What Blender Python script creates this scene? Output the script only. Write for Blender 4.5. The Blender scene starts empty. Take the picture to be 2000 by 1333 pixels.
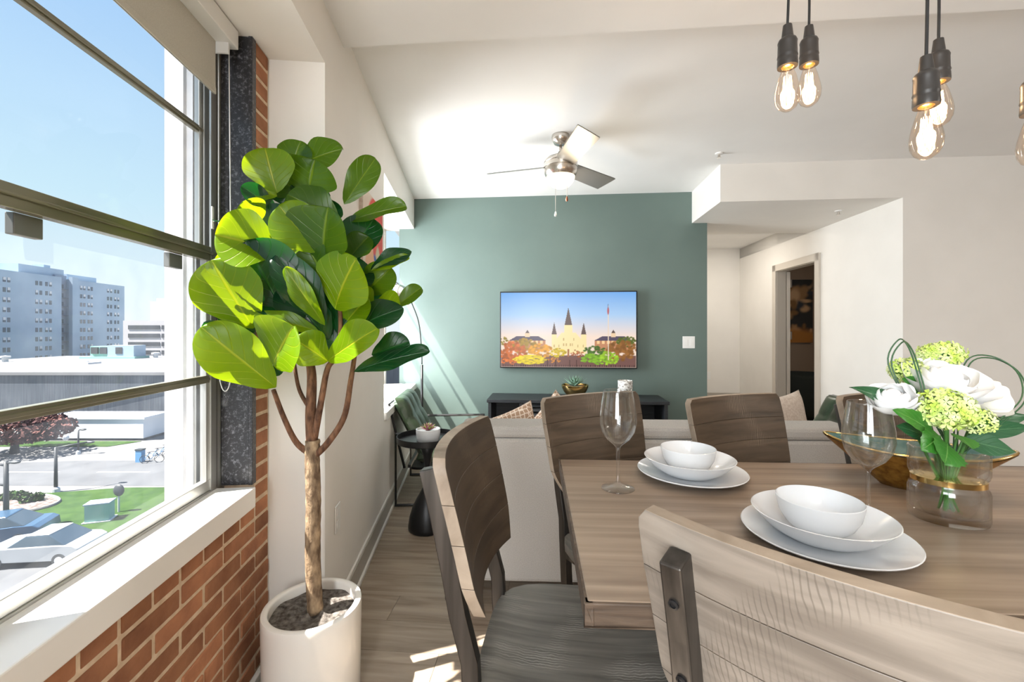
import bpy, bmesh, math, random
import numpy as np
from mathutils import Vector, Matrix
R = math.radians
PI = math.pi
rnd = random.Random(7)
SC = bpy.context.scene
COL = SC.collection

# ------------------------------------------------------------------ camera
F, EYE = 860.0, 1.32          # focal length in pixels of the 2000x1333 frame, eye height in m
cam_d = bpy.data.cameras.new('camera')
cam_d.sensor_width = 36.0
cam_d.lens = F * 36.0 / 2000.0
cam_d.shift_y = -21.5 / 2000.0
cam_d.clip_start = 0.02
cam_d.clip_end = 2000
cam = bpy.data.objects.new('camera', cam_d)
COL.objects.link(cam)
cam.location = (0, 0, EYE)
cam.rotation_euler = (R(90), 0, 0)
SC.camera = cam

# ------------------------------------------------------------------ sky, sun, added fill, exposure
W = bpy.data.worlds.new('sky')
SC.world = W
W.use_nodes = True
wn, wl = W.node_tree.nodes, W.node_tree.links
wn.clear()
tc = wn.new('ShaderNodeTexCoord')
sep = wn.new('ShaderNodeSeparateXYZ')
wl.new(tc.outputs['Generated'], sep.inputs[0])
ramp = wn.new('ShaderNodeValToRGB')
wl.new(sep.outputs['Z'], ramp.inputs[0])
e = ramp.color_ramp.elements
e[0].position, e[0].color = 0.0, (0.86, 0.95, 1.0, 1)
e[1].position, e[1].color = 0.70, (0.27, 0.52, 0.98, 1)
m_ = ramp.color_ramp.elements.new(0.22)
m_.color = (0.62, 0.86, 1.0, 1)
bg = wn.new('ShaderNodeBackground')
bg.inputs['Strength'].default_value = 1.0
wl.new(ramp.outputs[0], bg.inputs['Color'])
wo = wn.new('ShaderNodeOutputWorld')
wl.new(bg.outputs[0], wo.inputs['Surface'])

sun_d = bpy.data.lights.new('sun', 'SUN')
sun_d.energy = 24.0
sun_d.color = (1.0, 0.95, 0.88)
sun_d.angle = R(0.6)
sun = bpy.data.objects.new('sun', sun_d)
COL.objects.link(sun)
SUN_DIR = Vector((1.0, 0.36, -1.75)).normalized()
sun.rotation_euler = SUN_DIR.to_track_quat('-Z', 'Y').to_euler()

PHI = math.atan2(0.0983, 0.9952)          # window wall is not square to the room
NX, NY = math.cos(PHI), math.sin(PHI)     # inward normal of the window wall
def wl_pt(p, t, z):                       # window-wall coordinates to world
    return Vector((p * NX - t * NY, p * NY + t * NX, z))

def area(name, loc, direction, sx, sy, power, color=(1, 1, 1)):
    d = bpy.data.lights.new(name, 'AREA')
    d.shape = 'RECTANGLE'
    d.size, d.size_y, d.energy, d.color = sx, sy, power, color
    o = bpy.data.objects.new(name, d)
    COL.objects.link(o)
    o.location = loc
    o.rotation_euler = Vector(direction).to_track_quat('-Z', 'Y').to_euler()
    return o
# added fill panels standing in for daylight, behind the camera and outside the bay
area('rear_window_fill', wl_pt(-1.0, -1.6, 1.55), wl_pt(0.80, 0.60, 0.0), 1.9, 1.6, 205, (0.93, 0.97, 1.0))
area('far_bay_fill', wl_pt(-1.25, 3.78, 1.50), (NX, NY, 0.0), 1.1, 1.4, 125, (0.93, 0.97, 1.0))
# invented overhead fill behind the camera, brightens the right wall and near ceiling
area('overhead_rear_fill', (4.3, -0.5, 2.60), (0, 0.0, -1), 1.2, 0.6, 66, (1.0, 0.95, 0.88))

area('hall_fill', (2.55, 5.75, 2.545), (0, 0, -1), 0.7, 0.7, 15, (1.0, 0.93, 0.84))  # fill light added to brighten the hall, no fixture modelled
area('bedroom_fill', (4.9, 5.2, 2.3), (0, 0.3, -1), 0.3, 0.3, 6, (1.0, 0.86, 0.70))  # small added light that keeps the doorway painting visible
SC.view_settings.view_transform = 'Standard'
SC.view_settings.look = 'None'
SC.view_settings.exposure = 0.0
SC.view_settings.gamma = 1.0
SC.view_settings.use_curve_mapping = False

# ------------------------------------------------------------------ helpers
def S(r, g, b):
    def c(v):
        v /= 255.0
        return v / 12.92 if v <= 0.04045 else ((v + 0.055) / 1.055) ** 2.4
    return (c(r), c(g), c(b))

def px(x, y, Y):
    return Vector(((x - 1000) / F * Y, Y, EYE - (y - 645) / F * Y))

class MB:
    def __init__(s):
        s.v, s.f, s.m = [], [], []
    def add(s, verts, faces, mi=0):
        o = len(s.v)
        s.v.extend([tuple(v) for v in verts])
        s.f.extend([tuple(i + o for i in f) for f in faces])
        s.m.extend([mi] * len(faces))
        return s
    def box(s, x0, x1, y0, y1, z0, z1, mi=0):
        v = [(x0, y0, z0), (x1, y0, z0), (x1, y1, z0), (x0, y1, z0), (x0, y0, z1), (x1, y0, z1), (x1, y1, z1), (x0, y1, z1)]
        f = [(0, 3, 2, 1), (4, 5, 6, 7), (0, 1, 5, 4), (1, 2, 6, 5), (2, 3, 7, 6), (3, 0, 4, 7)]
        return s.add(v, f, mi)
    def bar(s, a, b, w, h, up=(0, 0, 1), mi=0):
        a, b = Vector(a), Vector(b)
        d = (b - a).normalized()
        u = Vector(up)
        if abs(d.dot(u)) > 0.98:
            u = Vector((1, 0, 0))
        sx = d.cross(u).normalized() * (w / 2)
        sy = sx.cross(d).normalized() * (h / 2)
        v = []
        for p in (a, b):
            v += [p - sx - sy, p + sx - sy, p + sx + sy, p - sx + sy]
        f = [(0, 1, 2, 3), (7, 6, 5, 4), (0, 4, 5, 1), (1, 5, 6, 2), (2, 6, 7, 3), (3, 7, 4, 0)]
        return s.add(v, f, mi)
    def tube(s, pts, r, n=10, closed=False, mi=0):
        pts = [Vector(p) for p in pts]
        k = len(pts)
        rr = r if isinstance(r, (list, tuple)) else [r] * k
        vs, prev = [], None
        for i, p in enumerate(pts):
            if closed:
                d = pts[(i + 1) % k] - pts[i - 1]
            else:
                d = pts[min(i + 1, k - 1)] - pts[max(i - 1, 0)]
            d.normalize()
            if prev is None:
                a = Vector((0, 0, 1)) if abs(d.z) < 0.9 else Vector((1, 0, 0))
                u = d.cross(a).normalized()
            else:
                u = (prev - d * prev.dot(d)).normalized()
            prev = u
            w = d.cross(u)
            for j in range(n):
                an = 2 * PI * j / n
                vs.append(p + (u * math.cos(an) + w * math.sin(an)) * rr[i])
        fs = []
        for i in range(k if closed else k - 1):
            for j in range(n):
                a, b = i * n + j, i * n + (j + 1) % n
                c, d2 = ((i + 1) % k) * n + (j + 1) % n, ((i + 1) % k) * n + j
                fs.append((a, b, c, d2))
        if not closed:
            fs.append(tuple(range(n - 1, -1, -1)))
            fs.append(tuple((k - 1) * n + j for j in range(n)))
        return s.add(vs, fs, mi)
    def lathe(s, prof, n=32, c=(0, 0, 0), mi=0, sx=1.0, sy=1.0):
        vs, fs = [], []
        for (r, z) in prof:
            for j in range(n):
                an = 2 * PI * j / n
                vs.append((c[0] + r * math.cos(an) * sx, c[1] + r * math.sin(an) * sy, c[2] + z))
        k = len(prof)
        for i in range(k - 1):
            for j in range(n):
                fs.append((i * n + j, i * n + (j + 1) % n, (i + 1) * n + (j + 1) % n, (i + 1) * n + j))
        if prof[0][0] > 1e-5:
            fs.append(tuple(range(n - 1, -1, -1)))
        if prof[-1][0] > 1e-5:
            fs.append(tuple((k - 1) * n + j for j in range(n)))
        return s.add(vs, fs, mi)
    def prism(s, poly, z0, z1, mi=0):
        n = len(poly)
        v = [(x, y, z0) for x, y in poly] + [(x, y, z1) for x, y in poly]
        f = [tuple(range(n - 1, -1, -1)), tuple(range(n, 2 * n))]
        f += [(i, (i + 1) % n, n + (i + 1) % n, n + i) for i in range(n)]
        return s.add(v, f, mi)
    def grid(s, fn, nu, nv, mi=0):
        vs = [fn(i / nu, j / nv) for j in range(nv + 1) for i in range(nu + 1)]
        fs = [(j * (nu + 1) + i, j * (nu + 1) + i + 1, (j + 1) * (nu + 1) + i + 1, (j + 1) * (nu + 1) + i) for j in range(nv) for i in range(nu)]
        return s.add(vs, fs, mi)
    def ball(s, c, rx, ry, rz, n=14, k=9, mi=0):
        prof = [(math.sin(PI * i / k), -math.cos(PI * i / k)) for i in range(k + 1)]
        vs, fs = [], []
        for (r, z) in prof:
            for j in range(n):
                an = 2 * PI * j / n
                vs.append((c[0] + rx * r * math.cos(an), c[1] + ry * r * math.sin(an), c[2] + rz * z))
        for i in range(k):
            for j in range(n):
                fs.append((i * n + j, i * n + (j + 1) % n, (i + 1) * n + (j + 1) % n, (i + 1) * n + j))
        return s.add(vs, fs, mi)
    def mesh(s, name, mats, smooth=False):
        me = bpy.data.meshes.new(name)
        me.from_pydata(s.v, [], s.f)
        mats = mats if isinstance(mats, (list, tuple)) else [mats]
        for m in mats:
            me.materials.append(m)
        if len(mats) > 1:
            me.polygons.foreach_set('material_index', s.m)
        bm = bmesh.new()
        bm.from_mesh(me)
        bmesh.ops.remove_doubles(bm, verts=bm.verts, dist=1e-5)
        bm.to_mesh(me)
        bm.free()
        if smooth:
            me.polygons.foreach_set('use_smooth', [True] * len(me.polygons))
        me.update()
        return me

def link(name, me, parent=None, loc=(0, 0, 0), rotz=0.0):
    o = bpy.data.objects.new(name, me)
    COL.objects.link(o)
    o.parent = parent
    o.location = loc
    o.rotation_euler = (0, 0, rotz)
    return o

def bevel(o, w=0.004, seg=2, ang=35):
    b = o.modifiers.new('bevel', 'BEVEL')
    b.width, b.segments, b.limit_method, b.angle_limit = w, seg, 'ANGLE', R(ang)
    return o

def autosmooth(o, ang=40):
    me = o.data
    me.polygons.foreach_set('use_smooth', [True] * len(me.polygons))
    try:
        me.set_sharp_from_angle(angle=R(ang))
    except Exception:
        pass
    return o

def part(name, mb, mats, parent=None, smooth=False, bev=0.0, auto=0, loc=(0, 0, 0), rotz=0.0, sub=0):
    o = link(name, mb.mesh(name, mats, smooth), parent, loc, rotz)
    if auto:
        autosmooth(o, auto)
    if bev:
        bevel(o, bev)
    if sub:
        m = o.modifiers.new('subdivision', 'SUBSURF')
        m.levels = m.render_levels = sub
    return o

def tag(o, label, cat, group=None):
    o['label'], o['category'] = label, cat
    if group:
        o['group'] = group
    return o

def thing(name, label, cat, loc=(0, 0, 0), rotz=0.0, group=None):
    o = link(name, None, None, loc, rotz)
    o.empty_display_size = 0.05
    return tag(o, label, cat, group)

def struct(name, mb, mats, rotz=0.0, bev=0.0, label=None, loc=(0, 0, 0)):
    o = part(name, mb, mats, None, bev=bev, rotz=rotz, loc=loc)
    o['kind'] = 'structure'
    if label:
        o['label'] = label
    return o

def copy_tree(o, parent=None):
    c = o.copy()
    COL.objects.link(c)
    c.parent = parent
    for ch in list(o.children):
        copy_tree(ch, c)
    return c

# ------------------------------------------------------------------ materials
def mat(name, col=(0.8, 0.8, 0.8), rough=0.5, metal=0.0, spec=0.5, **kw):
    m = bpy.data.materials.new(name)
    m.use_nodes = True
    b = m.node_tree.nodes['Principled BSDF']
    b.inputs['Base Color'].default_value = (*col, 1)
    b.inputs['Roughness'].default_value = rough
    b.inputs['Metallic'].default_value = metal
    b.inputs['Specular IOR Level'].default_value = spec
    for k, v in kw.items():
        b.inputs[k.replace('_', ' ')].default_value = v
    return m

def noise_col(m, c1, c2, scale=5.0, detail=4.0, stretch=(1, 1, 1), lo=0.35, hi=0.65, coord='Object', bump=0.0, bscale=None, rand=0.0, dist=0.0):
    nt = m.node_tree
    N, L = nt.nodes, nt.links
    b = N['Principled BSDF']
    t = N.new('ShaderNodeTexCoord')
    mp = N.new('ShaderNodeMapping')
    mp.inputs['Scale'].default_value = stretch
    L.new(t.outputs[coord], mp.inputs[0])
    vec = mp.outputs[0]
    if rand:
        oi = N.new('ShaderNodeObjectInfo')
        mul = N.new('ShaderNodeVectorMath')
        mul.operation = 'SCALE'
        mul.inputs['Scale'].default_value = 37.0
        cmb = N.new('ShaderNodeCombineXYZ')
        for i in range(3):
            L.new(oi.outputs['Random'], cmb.inputs[i])
        L.new(cmb.outputs[0], mul.inputs[0])
        ad = N.new('ShaderNodeVectorMath')
        L.new(vec, ad.inputs[0])
        L.new(mul.outputs[0], ad.inputs[1])
        vec = ad.outputs[0]
    nz = N.new('ShaderNodeTexNoise')
    nz.inputs['Scale'].default_value = scale
    nz.inputs['Detail'].default_value = detail
    nz.inputs['Distortion'].default_value = dist
    L.new(vec, nz.inputs['Vector'])
    rp = N.new('ShaderNodeValToRGB')
    rp.color_ramp.elements[0].position, rp.color_ramp.elements[0].color = lo, (*c1, 1)
    rp.color_ramp.elements[1].position, rp.color_ramp.elements[1].color = hi, (*c2, 1)
    L.new(nz.outputs['Fac'], rp.inputs[0])
    out = rp.outputs[0]
    if rand:
        hs = N.new('ShaderNodeHueSaturation')
        mr = N.new('ShaderNodeMapRange')
        mr.inputs['To Min'].default_value, mr.inputs['To Max'].default_value = 1 - rand, 1 + rand
        L.new(oi.outputs['Random'], mr.inputs[0])
        L.new(mr.outputs[0], hs.inputs['Value'])
        L.new(out, hs.inputs['Color'])
        out = hs.outputs[0]
    L.new(out, b.inputs['Base Color'])
    if bump:
        bp = N.new('ShaderNodeBump')
        bp.inputs['Strength'].default_value = bump
        bp.inputs['Distance'].default_value = 0.01
        if bscale:
            nz2 = N.new('ShaderNodeTexNoise')
            nz2.inputs['Scale'].default_value = bscale
            nz2.inputs['Detail'].default_value = 5
            L.new(vec, nz2.inputs['Vector'])
            L.new(nz2.outputs['Fac'], bp.inputs['Height'])
        else:
            L.new(nz.outputs['Fac'], bp.inputs['Height'])
        L.new(bp.outputs[0], b.inputs['Normal'])
    return m

def emis(name, col, strength):
    m = mat(name, (0, 0, 0), 0.5)
    b = m.node_tree.nodes['Principled BSDF']
    b.inputs['Emission Color'].default_value = (*col, 1)
    b.inputs['Emission Strength'].default_value = strength
    return m

def glass(name, col=(1, 1, 1), rough=0.0, ior=1.45):
    m = bpy.data.materials.new(name)
    m.use_nodes = True
    N, L = m.node_tree.nodes, m.node_tree.links
    N.clear()
    g = N.new('ShaderNodeBsdfGlass')
    g.inputs['Color'].default_value = (*col, 1)
    g.inputs['Roughness'].default_value = rough
    g.inputs['IOR'].default_value = ior
    o = N.new('ShaderNodeOutputMaterial')
    L.new(g.outputs[0], o.inputs['Surface'])
    return m

def pane_mat(name, haze=0.0, hcol=(0.8, 0.88, 1.0), noise=14.0):
    m = bpy.data.materials.new(name)
    m.use_nodes = True
    N, L = m.node_tree.nodes, m.node_tree.links
    N.clear()
    tr = N.new('ShaderNodeBsdfTransparent')
    gl = N.new('ShaderNodeBsdfGlossy')
    gl.inputs['Roughness'].default_value = 0.0
    lw = N.new('ShaderNodeLayerWeight')
    lw.inputs['Blend'].default_value = 0.5
    pw = N.new('ShaderNodeMath'); pw.operation = 'POWER'; pw.inputs[1].default_value = 5.0
    L.new(lw.outputs['Facing'], pw.inputs[0])
    fr = N.new('ShaderNodeMath'); fr.operation = 'MULTIPLY_ADD'; fr.inputs[1].default_value = 0.6; fr.inputs[2].default_value = 0.02
    L.new(pw.outputs[0], fr.inputs[0])
    mx = N.new('ShaderNodeMixShader')
    L.new(fr.outputs[0], mx.inputs[0])
    L.new(tr.outputs[0], mx.inputs[1])
    L.new(gl.outputs[0], mx.inputs[2])
    o = N.new('ShaderNodeOutputMaterial')
    out = mx.outputs[0]
    if haze:
        tl = N.new('ShaderNodeBsdfTranslucent')
        tl.inputs['Color'].default_value = (*hcol, 1)
        t = N.new('ShaderNodeTexCoord')
        nz = N.new('ShaderNodeTexNoise')
        nz.inputs['Scale'].default_value = noise
        nz.inputs['Detail'].default_value = 6
        L.new(t.outputs['Object'], nz.inputs['Vector'])
        mr = N.new('ShaderNodeMapRange')
        mr.inputs['From Min'].default_value, mr.inputs['From Max'].default_value = 0.3, 0.7
        mr.inputs['To Min'].default_value, mr.inputs['To Max'].default_value = haze * 0.5, haze * 1.4
        L.new(nz.outputs['Fac'], mr.inputs[0])
        m2 = N.new('ShaderNodeMixShader')
        L.new(mr.outputs[0], m2.inputs[0])
        L.new(out, m2.inputs[1])
        L.new(tl.outputs[0], m2.inputs[2])
        out = m2.outputs[0]
    L.new(out, o.inputs['Surface'])
    return m

def attr_mat(name, emission=0.0, rough=0.5):
    m = mat(name, (0, 0, 0), rough)
    N, L = m.node_tree.nodes, m.node_tree.links
    a = N.new('ShaderNodeAttribute')
    a.attribute_name = 'paint'
    b = N['Principled BSDF']
    if emission:
        L.new(a.outputs['Color'], b.inputs['Emission Color'])
        b.inputs['Emission Strength'].default_value = emission
    else:
        L.new(a.outputs['Color'], b.inputs['Base Color'])
    return m

M = {}
M['wall'] = noise_col(mat('wall_paint', rough=0.6, spec=0.3), (0.80, 0.775, 0.73), (0.83, 0.805, 0.76), 3.0, bump=0.02, bscale=180)
M['ceil'] = noise_col(mat('ceiling_paint', rough=0.8, spec=0.2), (0.84, 0.83, 0.81), (0.87, 0.86, 0.84), 2.0)
M['green'] = noise_col(mat('green_paint', rough=0.5, spec=0.4), (0.118, 0.165, 0.148), (0.131, 0.181, 0.162), 2.0, bump=0.02, bscale=160)
M['trim'] = mat('trim_paint', (0.80, 0.78, 0.74), 0.4)
M['taupe'] = mat('taupe_baseboard', (0.44, 0.41, 0.36), 0.45)
M['casing'] = mat('door_casing_paint', (0.62, 0.57, 0.50), 0.4)
M['sill'] = mat('white_sill', (0.86, 0.85, 0.82), 0.35)
M['mortar'] = noise_col(mat('mortar', rough=0.9, spec=0.2), S(206, 184, 156), S(226, 206, 180), 40, bump=0.3)
M['brick'] = noise_col(mat('brick_clay', rough=0.85, spec=0.2), S(142, 96, 72), S(186, 132, 98), 9, 6, (1, 1, 1), 0.3, 0.7, bump=0.35, bscale=60, rand=0.25)
M['concrete_white'] = noise_col(mat('white_painted_masonry', rough=0.8), (0.62, 0.64, 0.68), (0.76, 0.77, 0.80), 6, bump=0.3)

def granite():
    m = mat('black_granite', (0.02, 0.02, 0.02), 0.35)
    N, L = m.node_tree.nodes, m.node_tree.links
    t = N.new('ShaderNodeTexCoord')
    nz = N.new('ShaderNodeTexNoise')
    nz.inputs['Scale'].default_value = 85
    nz.inputs['Detail'].default_value = 8
    nz.inputs['Roughness'].default_value = 0.8
    L.new(t.outputs['Object'], nz.inputs['Vector'])
    rp = N.new('ShaderNodeValToRGB')
    rp.color_ramp.elements[0].position, rp.color_ramp.elements[0].color = 0.52, (0.020, 0.020, 0.024, 1)
    rp.color_ramp.elements[1].position, rp.color_ramp.elements[1].color = 0.78, (0.36, 0.37, 0.41, 1)
    L.new(nz.outputs['Fac'], rp.inputs[0])
    L.new(rp.outputs[0], m.node_tree.nodes['Principled BSDF'].inputs['Base Color'])
    return m
M['granite'] = granite()
M['alu'] = mat('window_aluminium', (0.46, 0.46, 0.44), 0.38, 0.75)
M['alu_dark'] = mat('window_channel', (0.20, 0.20, 0.19), 0.5, 0.5)
M['bronze_rail'] = mat('painted_sash_rail', (0.20, 0.19, 0.14), 0.22, 0.3, 0.7)
M['pane'] = pane_mat('window_glass')
M['pane_dusty'] = pane_mat('dusty_window_glass', 0.030)
M['shade'] = noise_col(mat('shade_fabric', rough=0.9), (0.47, 0.45, 0.39), (0.52, 0.50, 0.44), 400)
M['fascia'] = mat('shade_fascia', (0.74, 0.74, 0.72), 0.35)
M['bead'] = mat('bead_chain', (0.72, 0.72, 0.72), 0.3, 0.6)
M['white_plastic'] = mat('white_plastic', (0.82, 0.82, 0.80), 0.3)
M['black_metal'] = mat('black_metal', (0.012, 0.012, 0.013), 0.38, 0.3)
M['black_wood'] = noise_col(mat('black_console', rough=0.45), (0.012, 0.014, 0.017), (0.028, 0.031, 0.036), 30, stretch=(0.2, 3, 3))
M['chrome'] = mat('brushed_nickel', (0.62, 0.58, 0.53), 0.25, 1.0)
M['steel'] = noise_col(mat('brushed_steel', rough=0.38, metal=0.9), (0.06, 0.055, 0.05), (0.12, 0.11, 0.10), 40, stretch=(1, 1, 0.05))
M['blade'] = mat('fan_blade_finish', (0.42, 0.40, 0.36), 0.35, 0.55)
M['ceramic'] = mat('white_ceramic', (0.72, 0.735, 0.75), 0.09, 0, 0.6)
M['pot'] = mat('glossy_white_planter', (0.86, 0.84, 0.79), 0.16, 0, 0.6)
M['soil'] = noise_col(mat('potting_soil', rough=1.0, spec=0.1), (0.05, 0.042, 0.036), (0.26, 0.235, 0.21), 60, 8, lo=0.3, hi=0.75, bump=1.0, bscale=70)
M['bark'] = noise_col(mat('tree_bark', rough=0.9, spec=0.2), S(92, 74, 58), S(176, 152, 122), 40, 6, (1, 1, 0.5), 0.35, 0.7, bump=0.8, bscale=60)
M['twig'] = noise_col(mat('branch_bark', rough=0.85, spec=0.2), S(72, 50, 38), S(122, 88, 66), 60, 5, (1, 1, 0.4), bump=0.6)
def thin_glass(name, ior=1.5, tint=(1, 1, 1), real=0.25):
    m = glass(name, tint, 0.0, 1.3)
    N, L = m.node_tree.nodes, m.node_tree.links
    out = [n for n in N if n.type == 'OUTPUT_MATERIAL'][0]
    g = [n for n in N if n.type == 'BSDF_GLASS'][0]
    tr = N.new('ShaderNodeBsdfTransparent')
    tr.inputs['Color'].default_value = (*tint, 1)
    gl = N.new('ShaderNodeBsdfGlossy')
    gl.inputs['Roughness'].default_value = 0.0
    lw = N.new('ShaderNodeLayerWeight')
    lw.inputs['Blend'].default_value = 0.5
    pw = N.new('ShaderNodeMath'); pw.operation = 'POWER'; pw.inputs[1].default_value = 4.0
    L.new(lw.outputs['Facing'], pw.inputs[0])
    fr = N.new('ShaderNodeMath'); fr.operation = 'MULTIPLY_ADD'; fr.inputs[1].default_value = 0.85; fr.inputs[2].default_value = 0.05
    L.new(pw.outputs[0], fr.inputs[0])
    mx = N.new('ShaderNodeMixShader')
    L.new(fr.outputs[0], mx.inputs[0]); L.new(tr.outputs[0], mx.inputs[1]); L.new(gl.outputs[0], mx.inputs[2])
    m2 = N.new('ShaderNodeMixShader')
    m2.inputs[0].default_value = real
    L.new(mx.outputs[0], m2.inputs[1]); L.new(g.outputs[0], m2.inputs[2])
    L.new(m2.outputs[0], out.inputs['Surface'])
    return m
M['glass'] = thin_glass('clear_glass', 1.42, (0.99, 0.995, 0.995), 0.12)
M['vase_glass'] = thin_glass('thick_vase_glass', 1.45, (0.985, 0.99, 0.99), 0.22)
M['gold'] = mat('polished_gold', (0.78, 0.55, 0.22), 0.12, 1.0)
M['gold_soft'] = noise_col(mat('gilded_outside', rough=0.4, metal=0.55), S(120, 82, 30), S(166, 120, 52), 60)
M['teal_glaze'] = noise_col(mat('teal_glaze', rough=0.18), S(62, 100, 98), S(110, 140, 134), 20)
M['sofa'] = noise_col(mat('grey_sofa_fabric', rough=0.95, spec=0.15), (0.38, 0.365, 0.345), (0.46, 0.445, 0.42), 260, 3, bump=0.25)
M['leather'] = noise_col(mat('green_leather', rough=0.28), S(34, 46, 32), S(52, 68, 48), 12, bump=0.1, bscale=90)
M['leg_wood'] = mat('orange_wood_leg', S(128, 62, 28), 0.5)
M['screen'] = attr_mat('screen_picture', 1.0, 0.3)
M['art'] = attr_mat('painted_canvas', 0.0, 0.7)

def wood(name, c1, c2, scale, stretch, rough=0.45, bump=0.15, rand=0.0, dist=0.6):
    return noise_col(mat(name, rough=rough, spec=0.4), c1, c2, scale, 8, stretch, 0.28, 0.72, bump=bump, rand=rand, dist=dist)
M['floor'] = wood('floor_plank', S(132, 116, 100), S(176, 160, 142), 3.0, (0.6, 7, 1), 0.34, 0.03, 0.10, 1.2)
M['gap'] = mat('plank_gap', (0.12, 0.09, 0.07), 0.8)
M['table'] = wood('table_wood', S(118, 101, 86), S(160, 142, 124), 5.0, (0.35, 7, 1), 0.38, 0.06)
M['table_edge'] = wood('table_edge_wood', S(60, 48, 39), S(100, 84, 70), 12.0, (0.6, 3, 6), 0.5, 0.25)
M['seat'] = wood('stool_seat_wood', S(84, 80, 74), S(138, 133, 125), 6.0, (0.4, 8, 1), 0.4, 0.15)
M['edge_light'] = wood('pale_lit_edge', S(112, 96, 80), S(176, 160, 142), 10, (1, 1, 1), 0.5, 0.2)  # pale edge finish with window light put into the colour

def scraped(name, c1, c2, mark, stretch, rand=0.10):
    m = wood(name, c1, c2, 6.0, stretch, 0.42, 0.10, rand)
    N, L = m.node_tree.nodes, m.node_tree.links
    b = N['Principled BSDF']
    src = b.inputs['Base Color'].links[0].from_socket
    t = N.new('ShaderNodeTexCoord')
    mp = N.new('ShaderNodeMapping')
    mp.inputs['Rotation'].default_value = (R(20), 0, 0)
    mp.inputs['Scale'].default_value = (1, 1, 0.35)
    L.new(t.outputs['Object'], mp.inputs[0])
    wv = N.new('ShaderNodeTexWave')
    wv.bands_direction = 'Y'
    wv.inputs['Scale'].default_value = 48
    wv.inputs['Distortion'].default_value = 5.0
    wv.inputs['Detail'].default_value = 2
    L.new(mp.outputs[0], wv.inputs['Vector'])
    nz = N.new('ShaderNodeTexNoise')
    nz.inputs['Scale'].default_value = 9
    nz.inputs['Detail'].default_value = 1
    L.new(t.outputs['Object'], nz.inputs['Vector'])
    r1 = N.new('ShaderNodeMapRange')
    r1.inputs['From Min'].default_value, r1.inputs['From Max'].default_value = 0.80, 0.96
    L.new(wv.outputs['Fac'], r1.inputs[0])
    r2 = N.new('ShaderNodeMapRange')
    r2.inputs['From Min'].default_value, r2.inputs['From Max'].default_value = 0.58, 0.72
    L.new(nz.outputs['Fac'], r2.inputs[0])
    mu = N.new('ShaderNodeMath')
    mu.operation = 'MULTIPLY'
    L.new(r1.outputs[0], mu.inputs[0])
    L.new(r2.outputs[0], mu.inputs[1])
    mx = N.new('ShaderNodeMixRGB')
    mx.inputs['Color2'].default_value = (*mark, 1)
    sc2 = N.new('ShaderNodeMath')
    sc2.operation = 'MULTIPLY'
    sc2.inputs[1].default_value = 0.5
    L.new(mu.outputs[0], sc2.inputs[0])
    L.new(sc2.outputs[0], mx.inputs['Fac'])
    L.new(src, mx.inputs['Color1'])
    L.new(mx.outputs[0], b.inputs['Base Color'])
    return m
M['back_front'] = scraped('stool_back_dark', S(56, 46, 36), S(84, 70, 56), S(140, 124, 106), (4, 0.6, 7))
M['back_rear'] = scraped('stool_back_pale', S(104, 95, 86), S(140, 130, 119), S(76, 68, 60), (4, 0.6, 7))
M['seat_scraped'] = scraped('stool_seat_scraped', S(82, 79, 73), S(124, 120, 112), S(206, 202, 192), (0.5, 8, 1), 0.03)

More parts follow.
